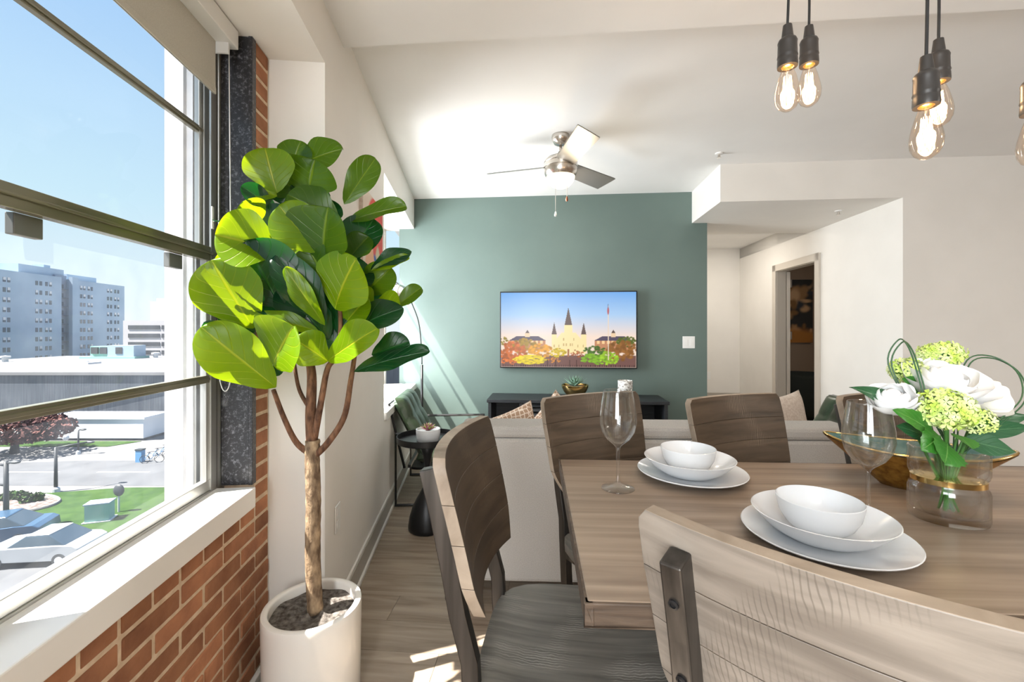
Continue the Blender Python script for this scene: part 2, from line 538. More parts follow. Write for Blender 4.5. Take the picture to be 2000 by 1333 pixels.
def leaf_mat(name, top, through, vein, tl=0.5):
    m = mat(name, top, 0.3)
    N, L = m.node_tree.nodes, m.node_tree.links
    b = N['Principled BSDF']
    uv = N.new('ShaderNodeUVMap')
    uv.uv_map = 'UVMap'
    sp = N.new('ShaderNodeSeparateXYZ')
    L.new(uv.outputs[0], sp.inputs[0])
    ab = N.new('ShaderNodeMath'); ab.operation = 'ABSOLUTE'
    sb = N.new('ShaderNodeMath'); sb.operation = 'SUBTRACT'; sb.inputs[1].default_value = 0.5
    L.new(sp.outputs['X'], sb.inputs[0]); L.new(sb.outputs[0], ab.inputs[0])
    mid = N.new('ShaderNodeMapRange')
    mid.inputs['From Min'].default_value, mid.inputs['From Max'].default_value = 0.028, 0.010
    L.new(ab.outputs[0], mid.inputs[0])
    k = N.new('ShaderNodeMath'); k.operation = 'MULTIPLY_ADD'; k.inputs[1].default_value = -0.75
    L.new(ab.outputs[0], k.inputs[0]); L.new(sp.outputs['Y'], k.inputs[2])
    k2 = N.new('ShaderNodeMath'); k2.operation = 'MULTIPLY'; k2.inputs[1].default_value = 6.0
    L.new(k.outputs[0], k2.inputs[0])
    fc = N.new('ShaderNodeMath'); fc.operation = 'FRACT'
    L.new(k2.outputs[0], fc.inputs[0])
    s2 = N.new('ShaderNodeMath'); s2.operation = 'SUBTRACT'; s2.inputs[1].default_value = 0.5
    L.new(fc.outputs[0], s2.inputs[0])
    a2 = N.new('ShaderNodeMath'); a2.operation = 'ABSOLUTE'
    L.new(s2.outputs[0], a2.inputs[0])
    sv = N.new('ShaderNodeMapRange')
    sv.inputs['From Min'].default_value, sv.inputs['From Max'].default_value = 0.06, 0.0
    sv.inputs['To Max'].default_value = 0.6
    L.new(a2.outputs[0], sv.inputs[0])
    mx = N.new('ShaderNodeMath'); mx.operation = 'MAXIMUM'
    L.new(mid.outputs[0], mx.inputs[0]); L.new(sv.outputs[0], mx.inputs[1])
    c = N.new('ShaderNodeMixRGB')
    c.inputs['Color1'].default_value, c.inputs['Color2'].default_value = (*top, 1), (*vein, 1)
    L.new(mx.outputs[0], c.inputs['Fac'])
    L.new(c.outputs[0], b.inputs['Base Color'])
    bp = N.new('ShaderNodeBump'); bp.inputs['Strength'].default_value = 0.5; bp.inputs['Distance'].default_value = 0.004
    bp.invert = True
    L.new(mx.outputs[0], bp.inputs['Height']); L.new(bp.outputs[0], b.inputs['Normal'])
    t = N.new('ShaderNodeBsdfTranslucent')
    ct = N.new('ShaderNodeMixRGB')
    ct.inputs['Color1'].default_value, ct.inputs['Color2'].default_value = (*through, 1), (min(1, through[0] * 1.3), min(1, through[1] * 1.1), through[2], 1)
    L.new(mx.outputs[0], ct.inputs['Fac']); L.new(ct.outputs[0], t.inputs['Color'])
    ms = N.new('ShaderNodeMixShader'); ms.inputs[0].default_value = tl
    out = N['Material Output']
    L.new(b.outputs[0], ms.inputs[1]); L.new(t.outputs[0], ms.inputs[2])
    L.new(ms.outputs[0], out.inputs['Surface'])
    return m
M['leaf_l'] = leaf_mat('fig_leaf_pale', S(108, 144, 10), (0.42, 0.58, 0.006), S(172, 184, 34), 0.52)  # pale, mid and dark copies put backlit and front-lit looks into the colour
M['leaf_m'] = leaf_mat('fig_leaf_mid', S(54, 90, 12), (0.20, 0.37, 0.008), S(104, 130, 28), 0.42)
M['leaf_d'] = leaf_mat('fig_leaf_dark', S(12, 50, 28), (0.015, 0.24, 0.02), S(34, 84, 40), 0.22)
M['leaf_g'] = leaf_mat('bouquet_leaf', S(56, 124, 44), (0.10, 0.34, 0.04), S(112, 168, 84), 0.25)
M['leaf_gd'] = leaf_mat('bouquet_leaf_dark', S(40, 84, 52), (0.05, 0.20, 0.04), S(84, 124, 84), 0.15)
M['succulent'] = mat('succulent_green', S(116, 148, 128), 0.5)
M['petal'] = mat('white_petal', (0.86, 0.86, 0.85), 0.6, 0, 0.2, Subsurface_Weight=0.0)
M['petal_cream'] = mat('cream_petal', (0.84, 0.81, 0.73), 0.6, 0, 0.2)
M['floret'] = noise_col(mat('hydrangea_floret', rough=0.7, spec=0.2), S(176, 202, 84), S(226, 238, 176), 30, 2)
M['stem'] = mat('green_stem', S(62, 112, 44), 0.5)
M['grass_blade'] = mat('grass_loop', S(48, 84, 52), 0.4)
M['pillow'] = None

def pillow_mat():
    m = mat('beige_patterned_cloth', (0.6, 0.5, 0.42), 0.95, 0, 0.1)
    N, L = m.node_tree.nodes, m.node_tree.links
    t = N.new('ShaderNodeTexCoord')
    vo = N.new('ShaderNodeTexVoronoi')
    vo.feature = 'DISTANCE_TO_EDGE'
    vo.inputs['Scale'].default_value = 40
    vo.inputs['Randomness'].default_value = 0.35
    L.new(t.outputs['Object'], vo.inputs['Vector'])
    rp = N.new('ShaderNodeValToRGB')
    rp.color_ramp.elements[0].position, rp.color_ramp.elements[0].color = 0.05, (*S(226, 212, 198), 1)
    rp.color_ramp.elements[1].position, rp.color_ramp.elements[1].color = 0.12, (*S(168, 140, 118), 1)
    L.new(vo.outputs['Distance'], rp.inputs[0])
    L.new(rp.outputs[0], N['Principled BSDF'].inputs['Base Color'])
    return m
M['pillow'] = pillow_mat()
M['pillow_plain'] = noise_col(mat('cream_cloth', rough=0.95, spec=0.1), S(196, 180, 166), S(214, 202, 190), 60)

# ================================================================== THE SETTING
PSI = -math.atan(0.086)                  # room square: accent wall, ceiling edges, hall
CX, CY = math.cos(PSI), math.sin(PSI)
def rm(x, y, z=0.0):                     # room coordinates to world
    return Vector((x * CX - y * CY, x * CY + y * CX, z))
HC, HN, HB = 2.73, 2.645, 2.41           # far ceiling, near ceiling, beam undersides

# floor and its planks
fl = struct('floor', MB().prism([(-0.62, -4.0), (6.2, -4.0), (6.2, 7.5), (-1.9, 7.5), (-1.48, 4.0), (-1.16, 1.8)], -0.20, -0.006), M['gap'], PSI)
PW, PL = 0.185, 1.35
pmesh = []
for k in range(4):
    pmesh.append(part('plank_source', MB().box(0.0008, PL - 0.0008, 0.0006, PW - 0.0006, -0.006, 0.0), M['floor']).data)
for o in [o for o in bpy.data.objects if o.name.startswith('plank_source')]:
    bpy.data.objects.remove(o)
row = 0
yy = -1.2
while yy < 7.2:
    off = -1.65 + (row * 0.53) % PL - PL
    xx = off
    while xx < (5.0 if 1.0 < yy < 4.0 else 2.9 if yy < 4.6 else 3.2):
        if xx + PL > -1.3 and not (yy > 4.7 and xx + PL < 1.3):
            link('floor_plank', pmesh[row % 4], fl, (xx, yy, 0))
        xx += PL
    yy += PW
    row += 1

# ceilings
def wcorner(y_r):                        # room x where the outer window wall stands, at room depth y_r
    a = wl_pt(-1.045, 0, 0); d = Vector((-NY, NX, 0))
    ax, ay = a.x * CX + a.y * CY, -a.x * CY + a.y * CX
    dx, dy = d.x * CX + d.y * CY, -d.x * CY + d.y * CX
    return ax + dx * (y_r - ay) / dy
struct('ceiling', MB().prism([(wcorner(1.99), 1.99), (6.2, 1.99), (6.2, 7.5), (wcorner(7.5), 7.5)], HC, HC + 0.14), M['ceil'], PSI)
struct('ceiling', MB().prism([(wcorner(-4.0), -4.0), (6.2, -4.0), (6.2, 1.99), (wcorner(1.99), 1.99)], HN, HC + 0.14), M['ceil'], PSI)

# window wall: plastered column, beams and bay apron
wlm = MB()
wlm.box(-1.05, -0.582, 1.86, 3.12, 0, HC)
wlm.box(-1.05, -0.582, -3.9, 1.86, HB, HC)
wlm.box(-1.05, -0.582, 3.12, 4.95, HB, HC)
wlm.box(-1.05, -0.582, 3.12, 4.95, 0, 0.69)
wlm.box(-1.05, -0.90, 4.87, 4.95, 0.69, HB)
wlm.box(-1.05, -0.90, 3.12, 3.16, 0.69, HB)
struct('wall_left', wlm, M['wall'], PHI, label='white plastered column and beam beside the windows')
# brick part under and between the windows
bw = MB()
bw.box(-1.05, -0.803, -3.9, 1.858, -0.15, 0.67)
bw.box(-0.909, -0.803, 1.745, 1.858, 0.67, HB)
bw.box(-1.05, -0.803, -0.62, -0.02, 0.67, HB)
bw.box(-1.05, -0.803, -3.9, -2.45, 0.67, HB)
bwall = struct('wall_left_brick', bw, M['mortar'], PHI, label='red brick wall under the window sill')
BL, BH, J = 0.203, 0.052, 0.0125
brick_m = part('brick_source', MB().box(-0.05, 0.0, 0, BL, 0, BH), M['brick'])
half_m = part('brick_source', MB().box(-0.05, 0.0, 0, 0.098, 0, BH), M['brick'])
strip_m = part('brick_source', MB().box(-0.05, 0.0, 0, 0.100, 0, BH), M['brick'])
for o in (brick_m, half_m, strip_m):
    bevel(o, 0.004, 2)
def brick(src, p, t, z, sy=1.0):
    o = src.copy()
    o.name = 'brick'
    COL.objects.link(o)
    o.parent = bwall
    o.location = (p + rnd.uniform(-0.0015, 0.0025), t, z)
    o.rotation_euler = (rnd.uniform(-0.006, 0.006), 0, rnd.uniform(-0.006, 0.006))
    o.scale = (1, sy, 1)
z, r_ = 0.67 - BH - 0.006, 0
while z > -0.02:
    if r_ in (0, 6):
        t = 1.852 - 0.098
        while t > -0.35:
            brick(half_m, -0.800, t, z)
            t -= 0.108
    else:
        off = 0.107 if r_ % 2 else 0.0
        t = 1.852 - BL + off
        if off:
            t = 1.852 - 0.098
            brick(half_m, -0.800, t, z)
            t -= BL + J
        while t > -0.35:
            brick(brick_m, -0.800, t, z)
            t -= BL + J
    z -= BH + J
    r_ += 1
z = 0.68
while z < HB - 0.05:
    brick(strip_m, -0.800, 1.752, z)
    z += BH + J
for o in (brick_m, half_m, strip_m):
    bpy.data.objects.remove(o)
# granite jamb and outer masonry
struct('trim_1', MB().box(-0.909, -0.801, 1.722, 1.745, 0.745, HB).box(-0.812, -0.797, 1.718, 1.748, 0.745, HB), M['granite'], PHI, 0.002, 'speckled black granite window jamb')
struct('trim_2', MB().box(-1.06, -0.967, 1.655, 1.90, 0.3, HC).box(-1.04, -0.99, 1.640, 1.655, 0.3, HC), M['concrete_white'], PHI, 0.0, 'weathered white masonry pier outside the window')
struct('trim_3', MB().box(-1.04, -0.915, 0.790, 0.860, 0.67, HB), M['alu_dark'], PHI)
# sills
struct('trim_4', MB().box(-0.935, -0.776, -0.1, 1.70, 0.672, 0.745), M['sill'], PHI, 0.004, 'deep white window sill above the bricks')
struct('trim_5', MB().box(-0.935, -0.565, 3.135, 4.81, 0.69, 0.745), M['sill'], PHI, 0.004, 'white sill of the far window bay')
# baseboards
struct('baseboard_left', MB().box(-0.582, -0.566, 1.86, 4.80, 0, 0.115), M['taupe'], PHI, 0.003)
struct('baseboard_left', MB().box(-0.566, -0.553, 1.86, 4.80, 0, 0.022).box(-0.582, -0.570, 1.86, 4.80, 0.115, 0.128), M['trim'], PHI, 0.003)
struct('baseboard_left', MB().box(-0.800, -0.780, 0.3, 1.855, 0, 0.03), M['trim'], PHI, 0.003)

# double-hung windows
def make_window(n, t0, t1, label):
    w = link('window_%d' % n, None, None, (0, 0, 0), PHI)
    w['kind'] = 'structure'
    w['label'] = label
    fr = MB()
    for a, b in ((t0, t0 + 0.022), (t1 - 0.022, t1)):
        fr.box(-0.967, -0.909, a, b, 0.735, HB)
    fr.box(-0.967, -0.909, t0, t1, 0.72, 0.752)
    fr.box(-0.967, -0.909, t0, t1, HB - 0.02, HB)
    part('frame', fr, M['alu'], w, bev=0.002)
    ch = MB()
    for s, tt in ((1, t0 + 0.022), (-1, t1 - 0.022)):
        for p0, p1, d in ((-0.915, -0.909, 0.040), (-0.940, -0.934, 0.034), (-0.967, -0.960, 0.038)):
            ch.box(p0, p1, min(tt, tt + s * d), max(tt, tt + s * d), 0.75, HB)
        ch.box(-0.967, -0.909, min(tt, tt + s * 0.008), max(tt, tt + s * 0.008), 0.75, HB, 1)
    part('side_channel', ch, [M['alu'], M['alu_dark']], w)
    a, b = t0 + 0.045, t1 - 0.045
    lo = MB()
    lo.box(-0.936, -0.915, a, a + 0.036, 0.752, 1.615).box(-0.936, -0.915, b - 0.036, b, 0.752, 1.615)
    lo.box(-0.938, -0.913, a, b, 0.752, 0.790)
    s1 = part('lower_sash', lo, M['alu'], w, bev=0.002)
    part('meeting_rail', MB().box(-0.938, -0.910, a, b, 1.565, 1.615).box(-0.910, -0.902, a, b, 1.588, 1.596), M['bronze_rail'], s1, bev=0.002)
    part('muntin', MB().box(-0.936, -0.914, a, b, 1.133, 1.160).box(-0.940, -0.911, a, b, 1.141, 1.152), M['bronze_rail'], s1, bev=0.002)
    up = MB()
    up.box(-0.961, -0.942, a, a + 0.026, 1.575, HB - 0.02).box(-0.961, -0.942, b - 0.026, b, 1.575, HB - 0.02)
    up.box(-0.961, -0.942, a, b, 1.575, 1.612).box(-0.961, -0.942, a, b, HB - 0.06, HB - 0.02)
    s2 = part('upper_sash', up, M['alu'], w, bev=0.002)
    part('muntin', MB().box(-0.960, -0.944, a, b, 2.018, 2.042).box(-0.964, -0.938, a, b, 2.025, 2.034), M['bronze_rail'], s2, bev=0.002)
    for z0, z1, key, s, p in ((0.790, 1.133, 'pane_dusty', s1, -0.926), (1.160, 1.565, 'pane_dusty', s1, -0.926), (1.612, 2.018, 'pane', s2, -0.952), (2.042, HB - 0.06, 'pane', s2, -0.952)):
        part('pane', MB().add([(p, a + 0.02, z0), (p, b - 0.02, z0), (p, b - 0.02, z1), (p, a + 0.02, z1)], [(0, 1, 2, 3)]), M[key], s)
    lat = MB()
    for f in (0.18, 0.80):
        c = a + (b - a) * f
        lat.box(-0.958, -0.940, c - 0.032, c + 0.032, 1.520, 1.566)
    part('sash_stop', lat, M['alu_dark'], w, bev=0.002)
    part('balance_clip', MB().box(-0.912, -0.905, t1 - 0.062, t1 - 0.050, 1.68, 1.76), M['white_plastic'], w, bev=0.001)
    return w
make_window(1, 0.860, 1.722, 'large double-hung aluminium window overlooking the street')
make_window(2, -0.02, 0.790, 'double-hung aluminium window beside the camera')
make_window(3, 3.16, 4.87, 'double-hung window in the far bay by the green wall')
struct('trim_6', MB().box(-1.0, -0.94, -2.45, -0.62, 0.67, 0.72).box(-1.0, -0.94, -1.56, -1.50, 0.67, HB), M['alu'], PHI)

# accent wall, right wall, soffit, hall
struct('wall_far', MB().box(-1.62, 1.594, 4.633, 4.755, 0, HC), M['green'], PSI, label='sage green accent wall behind the television')
struct('wall_right', MB().box(2.89, 6.1, 3.88, 3.99, 0, HC).box(1.444, 2.89, 3.88, 5.20, HB, HC), M['wall'], PSI, label='white wall and dropped soffit over the hall opening')
hall = MB()
hall.box(2.89, 2.99, 3.99, 5.05, 0, HB)
hall.box(2.89, 2.99, 5.90, 7.05, 0, HC)
hall.box(2.89, 2.99, 5.05, 5.90, 2.08, HC)
hall.box(2.89, 2.99, 5.20, 7.05, HB, HC)
struct('wall_hall', hall, M['wall'], PSI)
struct('wall_hall_end', MB().box(1.4, 2.99, 7.0, 7.1, 0, HC), M['wall'], PSI)
struct('baseboard_hall', MB().box(1.5, 2.89, 6.975, 7.0, 0, 0.36), M['taupe'], PSI, 0.004)
struct('wall_hall_side', MB().box(1.45, 1.55, 4.755, 7.05, 0, HC), M['wall'], PSI)
struct('ceiling', MB().box(1.45, 2.99, 5.20, 7.1, 2.56, HC), M['ceil'], PSI)
# bedroom beyond the door
bed = MB()
bed.box(2.99, 6.2, 7.4, 7.5, 0, HC)
bed.box(6.1, 6.2, -4.0, 7.5, 0, HC)
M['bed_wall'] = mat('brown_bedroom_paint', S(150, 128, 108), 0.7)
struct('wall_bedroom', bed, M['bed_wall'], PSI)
struct('wall_rear', MB().box(-0.7, 6.2, -4.0, -3.9, 0, HC), M['wall'], PSI)
# door casing and leaf
d1 = MB()
for y0, y1 in ((4.98, 5.06), (5.89, 5.97)):
    d1.box(2.868, 2.892, y0, y1, 0, 2.15)
d1.box(2.868, 2.892, 4.98, 5.97, 2.07, 2.15)
for y0, y1 in ((5.045, 5.062), (5.888, 5.905)):
    d1.box(2.885, 3.0, y0, y1, 0, 2.08)
d1.box(2.885, 3.0, 5.05, 5.90, 2.063, 2.08)
struct('trim_7', d1, M['casing'], PSI, 0.003, 'beige door casing in the hall')
dr = struct('door_1', MB().box(0.0, 0.80, -0.04, 0.0, 0.01, 2.06), M['casing'], PSI + R(78), 0.003, 'beige bedroom door standing open', rm(3.005, 5.885))
for zz in (0.30, 1.20, 1.86):
    part('hinge', MB().box(-0.012, 0.045, -0.055, -0.038, zz, zz + 0.10), M['chrome'], dr)

# ================================================================== DINING TABLE
TD = Vector((0.0535, 1.0, 0)).normalized()
TR = -math.atan(0.0535)
TOPZ, TL, TW = 0.92, 1.78, 0.722
tb = thing('dining_table', 'counter-height dining table of weathered brown wood set for a meal', 'table', (0.107, 0.646, 0), TR)
part('table_top', MB().box(0.004, TL - 0.004, 0.004, TW - 0.004, TOPZ - 0.032, TOPZ), M['table'], tb, bev=0.003)
part('edge_band', MB().box(0, TL, 0, 0.016, TOPZ - 0.036, TOPZ - 0.001).box(0, TL, TW - 0.016, TW, TOPZ - 0.036, TOPZ - 0.001)
     .box(0, 0.014, 0, TW, TOPZ - 0.036, TOPZ - 0.001).box(TL - 0.014, TL, 0, TW, TOPZ - 0.036, TOPZ - 0.001), M['table_edge'], tb, bev=0.002)
part('apron', MB().box(0.55, 1.35, 0.12, TW - 0.16, TOPZ - 0.11, TOPZ - 0.034), M['table_edge'], tb, bev=0.003)
for x0 in (0.80, 1.02):
    part('pedestal_leg', MB().box(x0, x0 + 0.10, TW / 2 - 0.14, TW / 2 + 0.01, 0.06, TOPZ - 0.11), M['table_edge'], tb, bev=0.004)
part('foot', MB().box(0.76, 1.16, TW / 2 - 0.16, TW / 2 + 0.03, 0.0, 0.06), M['table_edge'], tb, bev=0.006)

# ================================================================== COUNTER STOOLS
BW, ZB, ZT = 0.207, 0.790, 1.092
def back_x(u, z):                          # u in -1..1 across the back, front surface
    k = (z - ZB) / (ZT - ZB)
    return -0.176 - 0.052 * k - 0.014 * k * k + 0.030 * (u * u - 1) * 1.0
def half_w(z):                             # outline: chamfered lower corners, rounded upper ones
    k = (z - ZB) / (ZT - ZB)
    w = 0.93 + 0.07 * min(1, k / 0.75)
    if k < 0.26:
        w -= 0.17 * ((0.26 - k) / 0.26) ** 1.4
    if k > 0.93:
        w -= 0.06 * ((k - 0.93) / 0.07) ** 2
    return BW * w
TH = 0.024
def plank_mesh(z0, z1, top=False):
    mb = MB()
    nu, nv = 14, 6
    zs = [z0 + (z1 - z0) * j / nv for j in range(nv + 1)]
    def P(i, z, back):
        u = -1 + 2 * i / nu
        return (back_x(u, z) - (TH if back else 0), u * half_w(z), z)
    front = [P(i, z, 0) for z in zs for i in range(nu + 1)]
    rear = [P(i, z, 1) for z in zs for i in range(nu + 1)]
    n = len(front)
    w = nu + 1
    ff = [(j * w + i, j * w + i + 1, (j + 1) * w + i + 1, (j + 1) * w + i) for j in range(nv) for i in range(nu)]
    rf = [tuple(n + q for q in reversed(f)) for f in ff]
    mb.v = front + rear
    mb.f = ff + rf
    mb.m = [0] * len(ff) + [1] * len(rf)
    side = []
    for j in range(nv):
        side.append((j * w, (j + 1) * w, n + (j + 1) * w, n + j * w))
        side.append(((j + 1) * w + nu, j * w + nu, n + j * w + nu, n + (j + 1) * w + nu))
    for i in range(nu):
        side.append((i + 1, i, n + i, n + i + 1))
        side.append((nv * w + i, nv * w + i + 1, n + nv * w + i + 1, n + nv * w + i))
    mb.f += side
    mb.m += [2] * (2 * nv) + ([0, 2] if top else [0, 0]) * nu
    return mb
def make_stool():
    st = thing('counter_stool', 'x', 'stool')
    # seat: rounded, slightly dished
    mb = MB()
    n, rings = 40, 7
    def outline(a):
        c, s_ = math.cos(a), math.sin(a)
        k = (abs(c) ** 4.2 + abs(s_) ** 4.2) ** (-1 / 4.2)
        return 0.207 * k * c, 0.204 * k * s_ * (1 + 0.05 * c)
    vs, fs = [(0, 0, 0.645)], []
    for r in range(1, rings + 1):
        q = r / rings
        for j in range(n):
            x, y = outline(2 * PI * j / n)
            dz = 0.645 + 0.018 * q ** 3 - (0.006 * max(0, (q - 0.86) / 0.14) ** 2)
            vs.append((x * q, y * q, dz))
    for j in range(n):
        fs.append((0, 1 + j, 1 + (j + 1) % n))
    for r in range(rings - 1):
        for j in range(n):
            a, b = 1 + r * n + j, 1 + r * n + (j + 1) % n
            fs.append((a, a + n, b + n, b))
    top = 1 + (rings - 1) * n
    o = len(vs)
    for (sc, z) in ((1.0, 0.630), (0.97, 0.622)):
        for j in range(n):
            x, y = outline(2 * PI * j / n)
            vs.append((x * sc, y * sc, z))
    for j in range(n):
        k = (j + 1) % n
        fs.append((top + j, o + j, o + k, top + k))
        fs.append((o + j, o + n + j, o + n + k, o + k))
    fs.append(tuple(o + n + j for j in range(n - 1, -1, -1)))
    part('seat', MB().add(vs, fs), M['seat_scraped'], st, auto=50)
    bk = link('backrest', None, st)
    bk.empty_display_size = 0.02
    cuts = [ZB, ZB + 0.072, ZB + 0.150, ZB + 0.222, ZT]
    for i in range(4):
        part('back_plank', plank_mesh(cuts[i] + (0.0002 if i else 0), cuts[i + 1] - (0.0002 if i < 3 else 0), i == 3), [M['back_front'], M['back_rear'], M['edge_light']], bk, auto=40, bev=0.0012)
    # steel uprights, bent under the seat
    for s_ in (-1, 1):
        y = s_ * 0.146
        u = s_ * 0.70
        zt = ZT - 0.034
        pts = []
        for z in (zt, 0.96, 0.87, 0.79):
            pts.append(Vector((back_x(u, z) - TH - 0.0165, y, z)))
        pts += [Vector((-0.208, y, 0.70)), Vector((-0.205, y, 0.64)), Vector((-0.195, y, 0.50)), Vector((-0.170, y, 0.40))]
        mb = MB()
        w, h = 0.033, 0.026
        vs = []
        for i, p in enumerate(pts):
            d = (pts[min(i + 1, len(pts) - 1)] - pts[max(i - 1, 0)]).normalized()
            nrm = Vector((-d.z, 0, d.x))
            for sx, sy in ((-1, -1), (1, -1), (1, 1), (-1, 1)):
                vs.append(p + nrm * (sx * w / 2) + Vector((0, sy * h / 2, 0)))
        fs = [(0, 1, 2, 3), tuple(4 * (len(pts) - 1) + k for k in (3, 2, 1, 0))]
        for i in range(len(pts) - 1):
            for k in range(4):
                fs.append((4 * i + k, 4 * i + 4 + k, 4 * i + 4 + (k + 1) % 4, 4 * i + (k + 1) % 4))
        up = part('upright', mb.add(vs, fs), M['steel'], st, bev=0.0025)
        for z in (1.005, 0.905, 0.815):
            x = back_x(u, z) - TH - 0.034
            part('bolt', MB().lathe([(0.0, 0.0), (0.0062, 0.0), (0.0062, 0.002), (0.0035, 0.0028), (0.0035, 0.001), (0.0, 0.001)], 14), M['black_metal'], up)
            b = up.children[-1]
            b.location = (x, y, z)
            b.rotation_euler = (0, R(-90) - 0.2, 0)
    # swivel plate, ring and legs
    part('swivel_plate', MB().lathe([(0.0, 0.575), (0.10, 0.575), (0.10, 0.622), (0.0, 0.622)], 28), M['steel'], st, auto=40)
    for sy in (-1, 1):
        part('seat_rail', MB().bar((-0.19, sy * 0.15, 0.60), (0.16, sy * 0.13, 0.60), 0.024, 0.03), M['steel'], st)
    for sx in (-1, 1):
        for sy in (-1, 1):
            pts = []
            for k in range(9):
                q = k / 8
                rr = 0.075 + 0.17 * q ** 1.6
                pts.append((sx * rr * 0.85, sy * rr * 0.85, 0.58 * (1 - q) + 0.012 * q))
            part('leg', MB().tube(pts, 0.014, 8), M['steel'], st, smooth=True)
    part('foot_ring', MB().tube([(0.205 * math.cos(a), 0.205 * math.sin(a), 0.20) for a in [2 * PI * k / 36 for k in range(36)]], 0.011, 8, True), M['steel'], st, smooth=True)
    return st
stool0 = make_stool()
def place_stool(i, loc, ang, label):
    o = stool0 if i == 0 else copy_tree(stool0)
    o.location, o.rotation_euler = (loc[0], loc[1], 0), (0, 0, ang)
    return tag(o, label, 'stool', 'counter stools around the dining table')
def stool_from_ends(i, a, b, label):
    """a, b: plan positions of the top corners, a on the sitter's right-hand... b the other; seat lies to the right of a->b."""
    a, b = Vector(a), Vector(b)
    yv = (b - a).normalized()
    xv = Vector((yv.y, -yv.x))
    c = (a + b) / 2 + xv * 0.222
    place_stool(i, c, math.atan2(xv.y, xv.x), label)
stool_from_ends(0, (0.494, 0.316), (0.188, 0.600), 'nearest counter stool, seen from behind its pale plank back and steel upright')
stool_from_ends(1, (-0.100, 0.768), (-0.041, 1.177), 'counter stool at the head of the table nearest the window')
stool_from_ends(2, (0.113, 1.434), (0.478, 1.622), 'dark-backed counter stool behind the wine glass across the table')
stool_from_ends(3, (0.584, 1.414), (0.968, 1.567), 'dark-backed counter stool in the middle of the far side of the table')
stool_from_ends(4, (1.128, 1.48), (1.520, 1.605), 'dark-backed counter stool across the table hidden behind the bouquet')

# ================================================================== TABLEWARE
def dish(name, prof, c, label, cat, group=None):
    o = part(name, MB().lathe(prof, 56), M['ceramic'], None, smooth=False, auto=50, loc=c)
    return tag(o, label, cat, group)
def setting(x, y, which):
    z = TOPZ
    dish('dinner_plate', [(0, 0.0), (0.075, 0.0), (0.079, 0.003), (0.118, 0.012), (0.1395, 0.019), (0.1405, 0.021), (0.139, 0.0222), (0.117, 0.0155), (0.078, 0.0072), (0.06, 0.006), (0, 0.006)], (x, y, z + 0.0005),
         'wide white dinner plate at the bottom of the %s stack' % which, 'plate', 'white dinner plates')
    dish('pasta_bowl', [(0, 0.0), (0.055, 0.0), (0.070, 0.006), (0.092, 0.020), (0.108, 0.036), (0.116, 0.046), (0.1172, 0.0475), (0.1155, 0.0482), (0.105, 0.0385), (0.089, 0.0245), (0.068, 0.011), (0.05, 0.007), (0, 0.007)], (x - 0.004, y + 0.003, z + 0.0075),
         'shallow white pasta bowl in the middle of the %s stack' % which, 'bowl', 'shallow white bowls')
    dish('cereal_bowl', [(0, 0.0), (0.036, 0.0), (0.040, 0.004), (0.056, 0.018), (0.066, 0.036), (0.0705, 0.056), (0.0715, 0.064), (0.0705, 0.0648), (0.0685, 0.056), (0.064, 0.037), (0.054, 0.0205), (0.038, 0.008), (0, 0.007)], (x - 0.006, y + 0.006, z + 0.0155),
         'small deep white bowl on top of the %s stack' % which, 'bowl', 'small white bowls')
setting(0.486, 1.195, 'far')
setting(0.590, 0.832, 'near')

GP = [(0, 0.0), (0.040, 0.0), (0.0415, 0.0012), (0.039, 0.003), (0.020, 0.0075), (0.0075, 0.013), (0.0045, 0.022), (0.0042, 0.095), (0.006, 0.104), (0.013, 0.112),
      (0.030, 0.126), (0.041, 0.144), (0.0462, 0.166), (0.0455, 0.190), (0.041, 0.220), (0.0365, 0.246), (0.0360, 0.2475), (0.0353, 0.246), (0.0397, 0.220), (0.0441, 0.190), (0.0448, 0.166),
      (0.0396, 0.145), (0.0288, 0.1275), (0.012, 0.1155), (0.0, 0.112)]
def wine_glass(c, label):
    o = part('wine_glass', MB().lathe(GP, 48), M['glass'], None, smooth=True, loc=(c[0], c[1], TOPZ + 0.0005))
    tag(o, label, 'wine glass', 'stemmed wine glasses')
wine_glass((0.267, 1.110), 'empty wine glass near the left edge of the table')
wine_glass((0.752, 0.930), 'empty wine glass beside the flower vase')

# gilded boat-shaped bowl
def boat():
    a, b = Vector((0.845, 1.19, 0)), Vector((1.150, 0.99, 0))
    c = (a + b) / 2
    ang = math.atan2(b.y - a.y, b.x - a.x)
    o = thing('decorative_bowl', 'boat-shaped gilded bowl with teal inside behind the vase', 'bowl', (c.x + 0.02, c.y + 0.03, TOPZ), ang)
    Lh, Wh, Hh = 0.185, 0.105, 0.095
    n = 48
    def ring(k, off):
        out = []
        for j in range(n):
            t = 2 * PI * j / n
            x = math.cos(t); y = math.sin(t) * (1 - 0.35 * abs(math.cos(t)) ** 3)
            zz = Hh * k + 0.018 * abs(x) ** 3 * k
            s_ = 0.34 + 0.66 * k
            out.append((x * (Lh * s_ - off), y * (Wh * s_ - off), zz + (0.004 if off else 0)))
        return out
    for nm, off, m in (('outer_shell', 0.0, M['gold_soft']), ('inner_glaze', 0.004, M['teal_glaze'])):
        vs, fs = [], []
        K = 8
        for k in range(K + 1):
            vs += ring((k / K), off)
        for k in range(K):
            for j in range(n):
                q = (k * n + j, k * n + (j + 1) % n, (k + 1) * n + (j + 1) % n, (k + 1) * n + j)
                fs.append(q if not off else q[::-1])
        fs.append(tuple(range(n - 1, -1, -1)) if not off else tuple(range(n)))
        part(nm, MB().add(vs, fs), m, o, auto=60)
    part('gold_rim', MB().tube([Vector(p) for p in ring(1.0, 0.002)], 0.0032, 8, True), M['gold'], o, smooth=True)
boat()

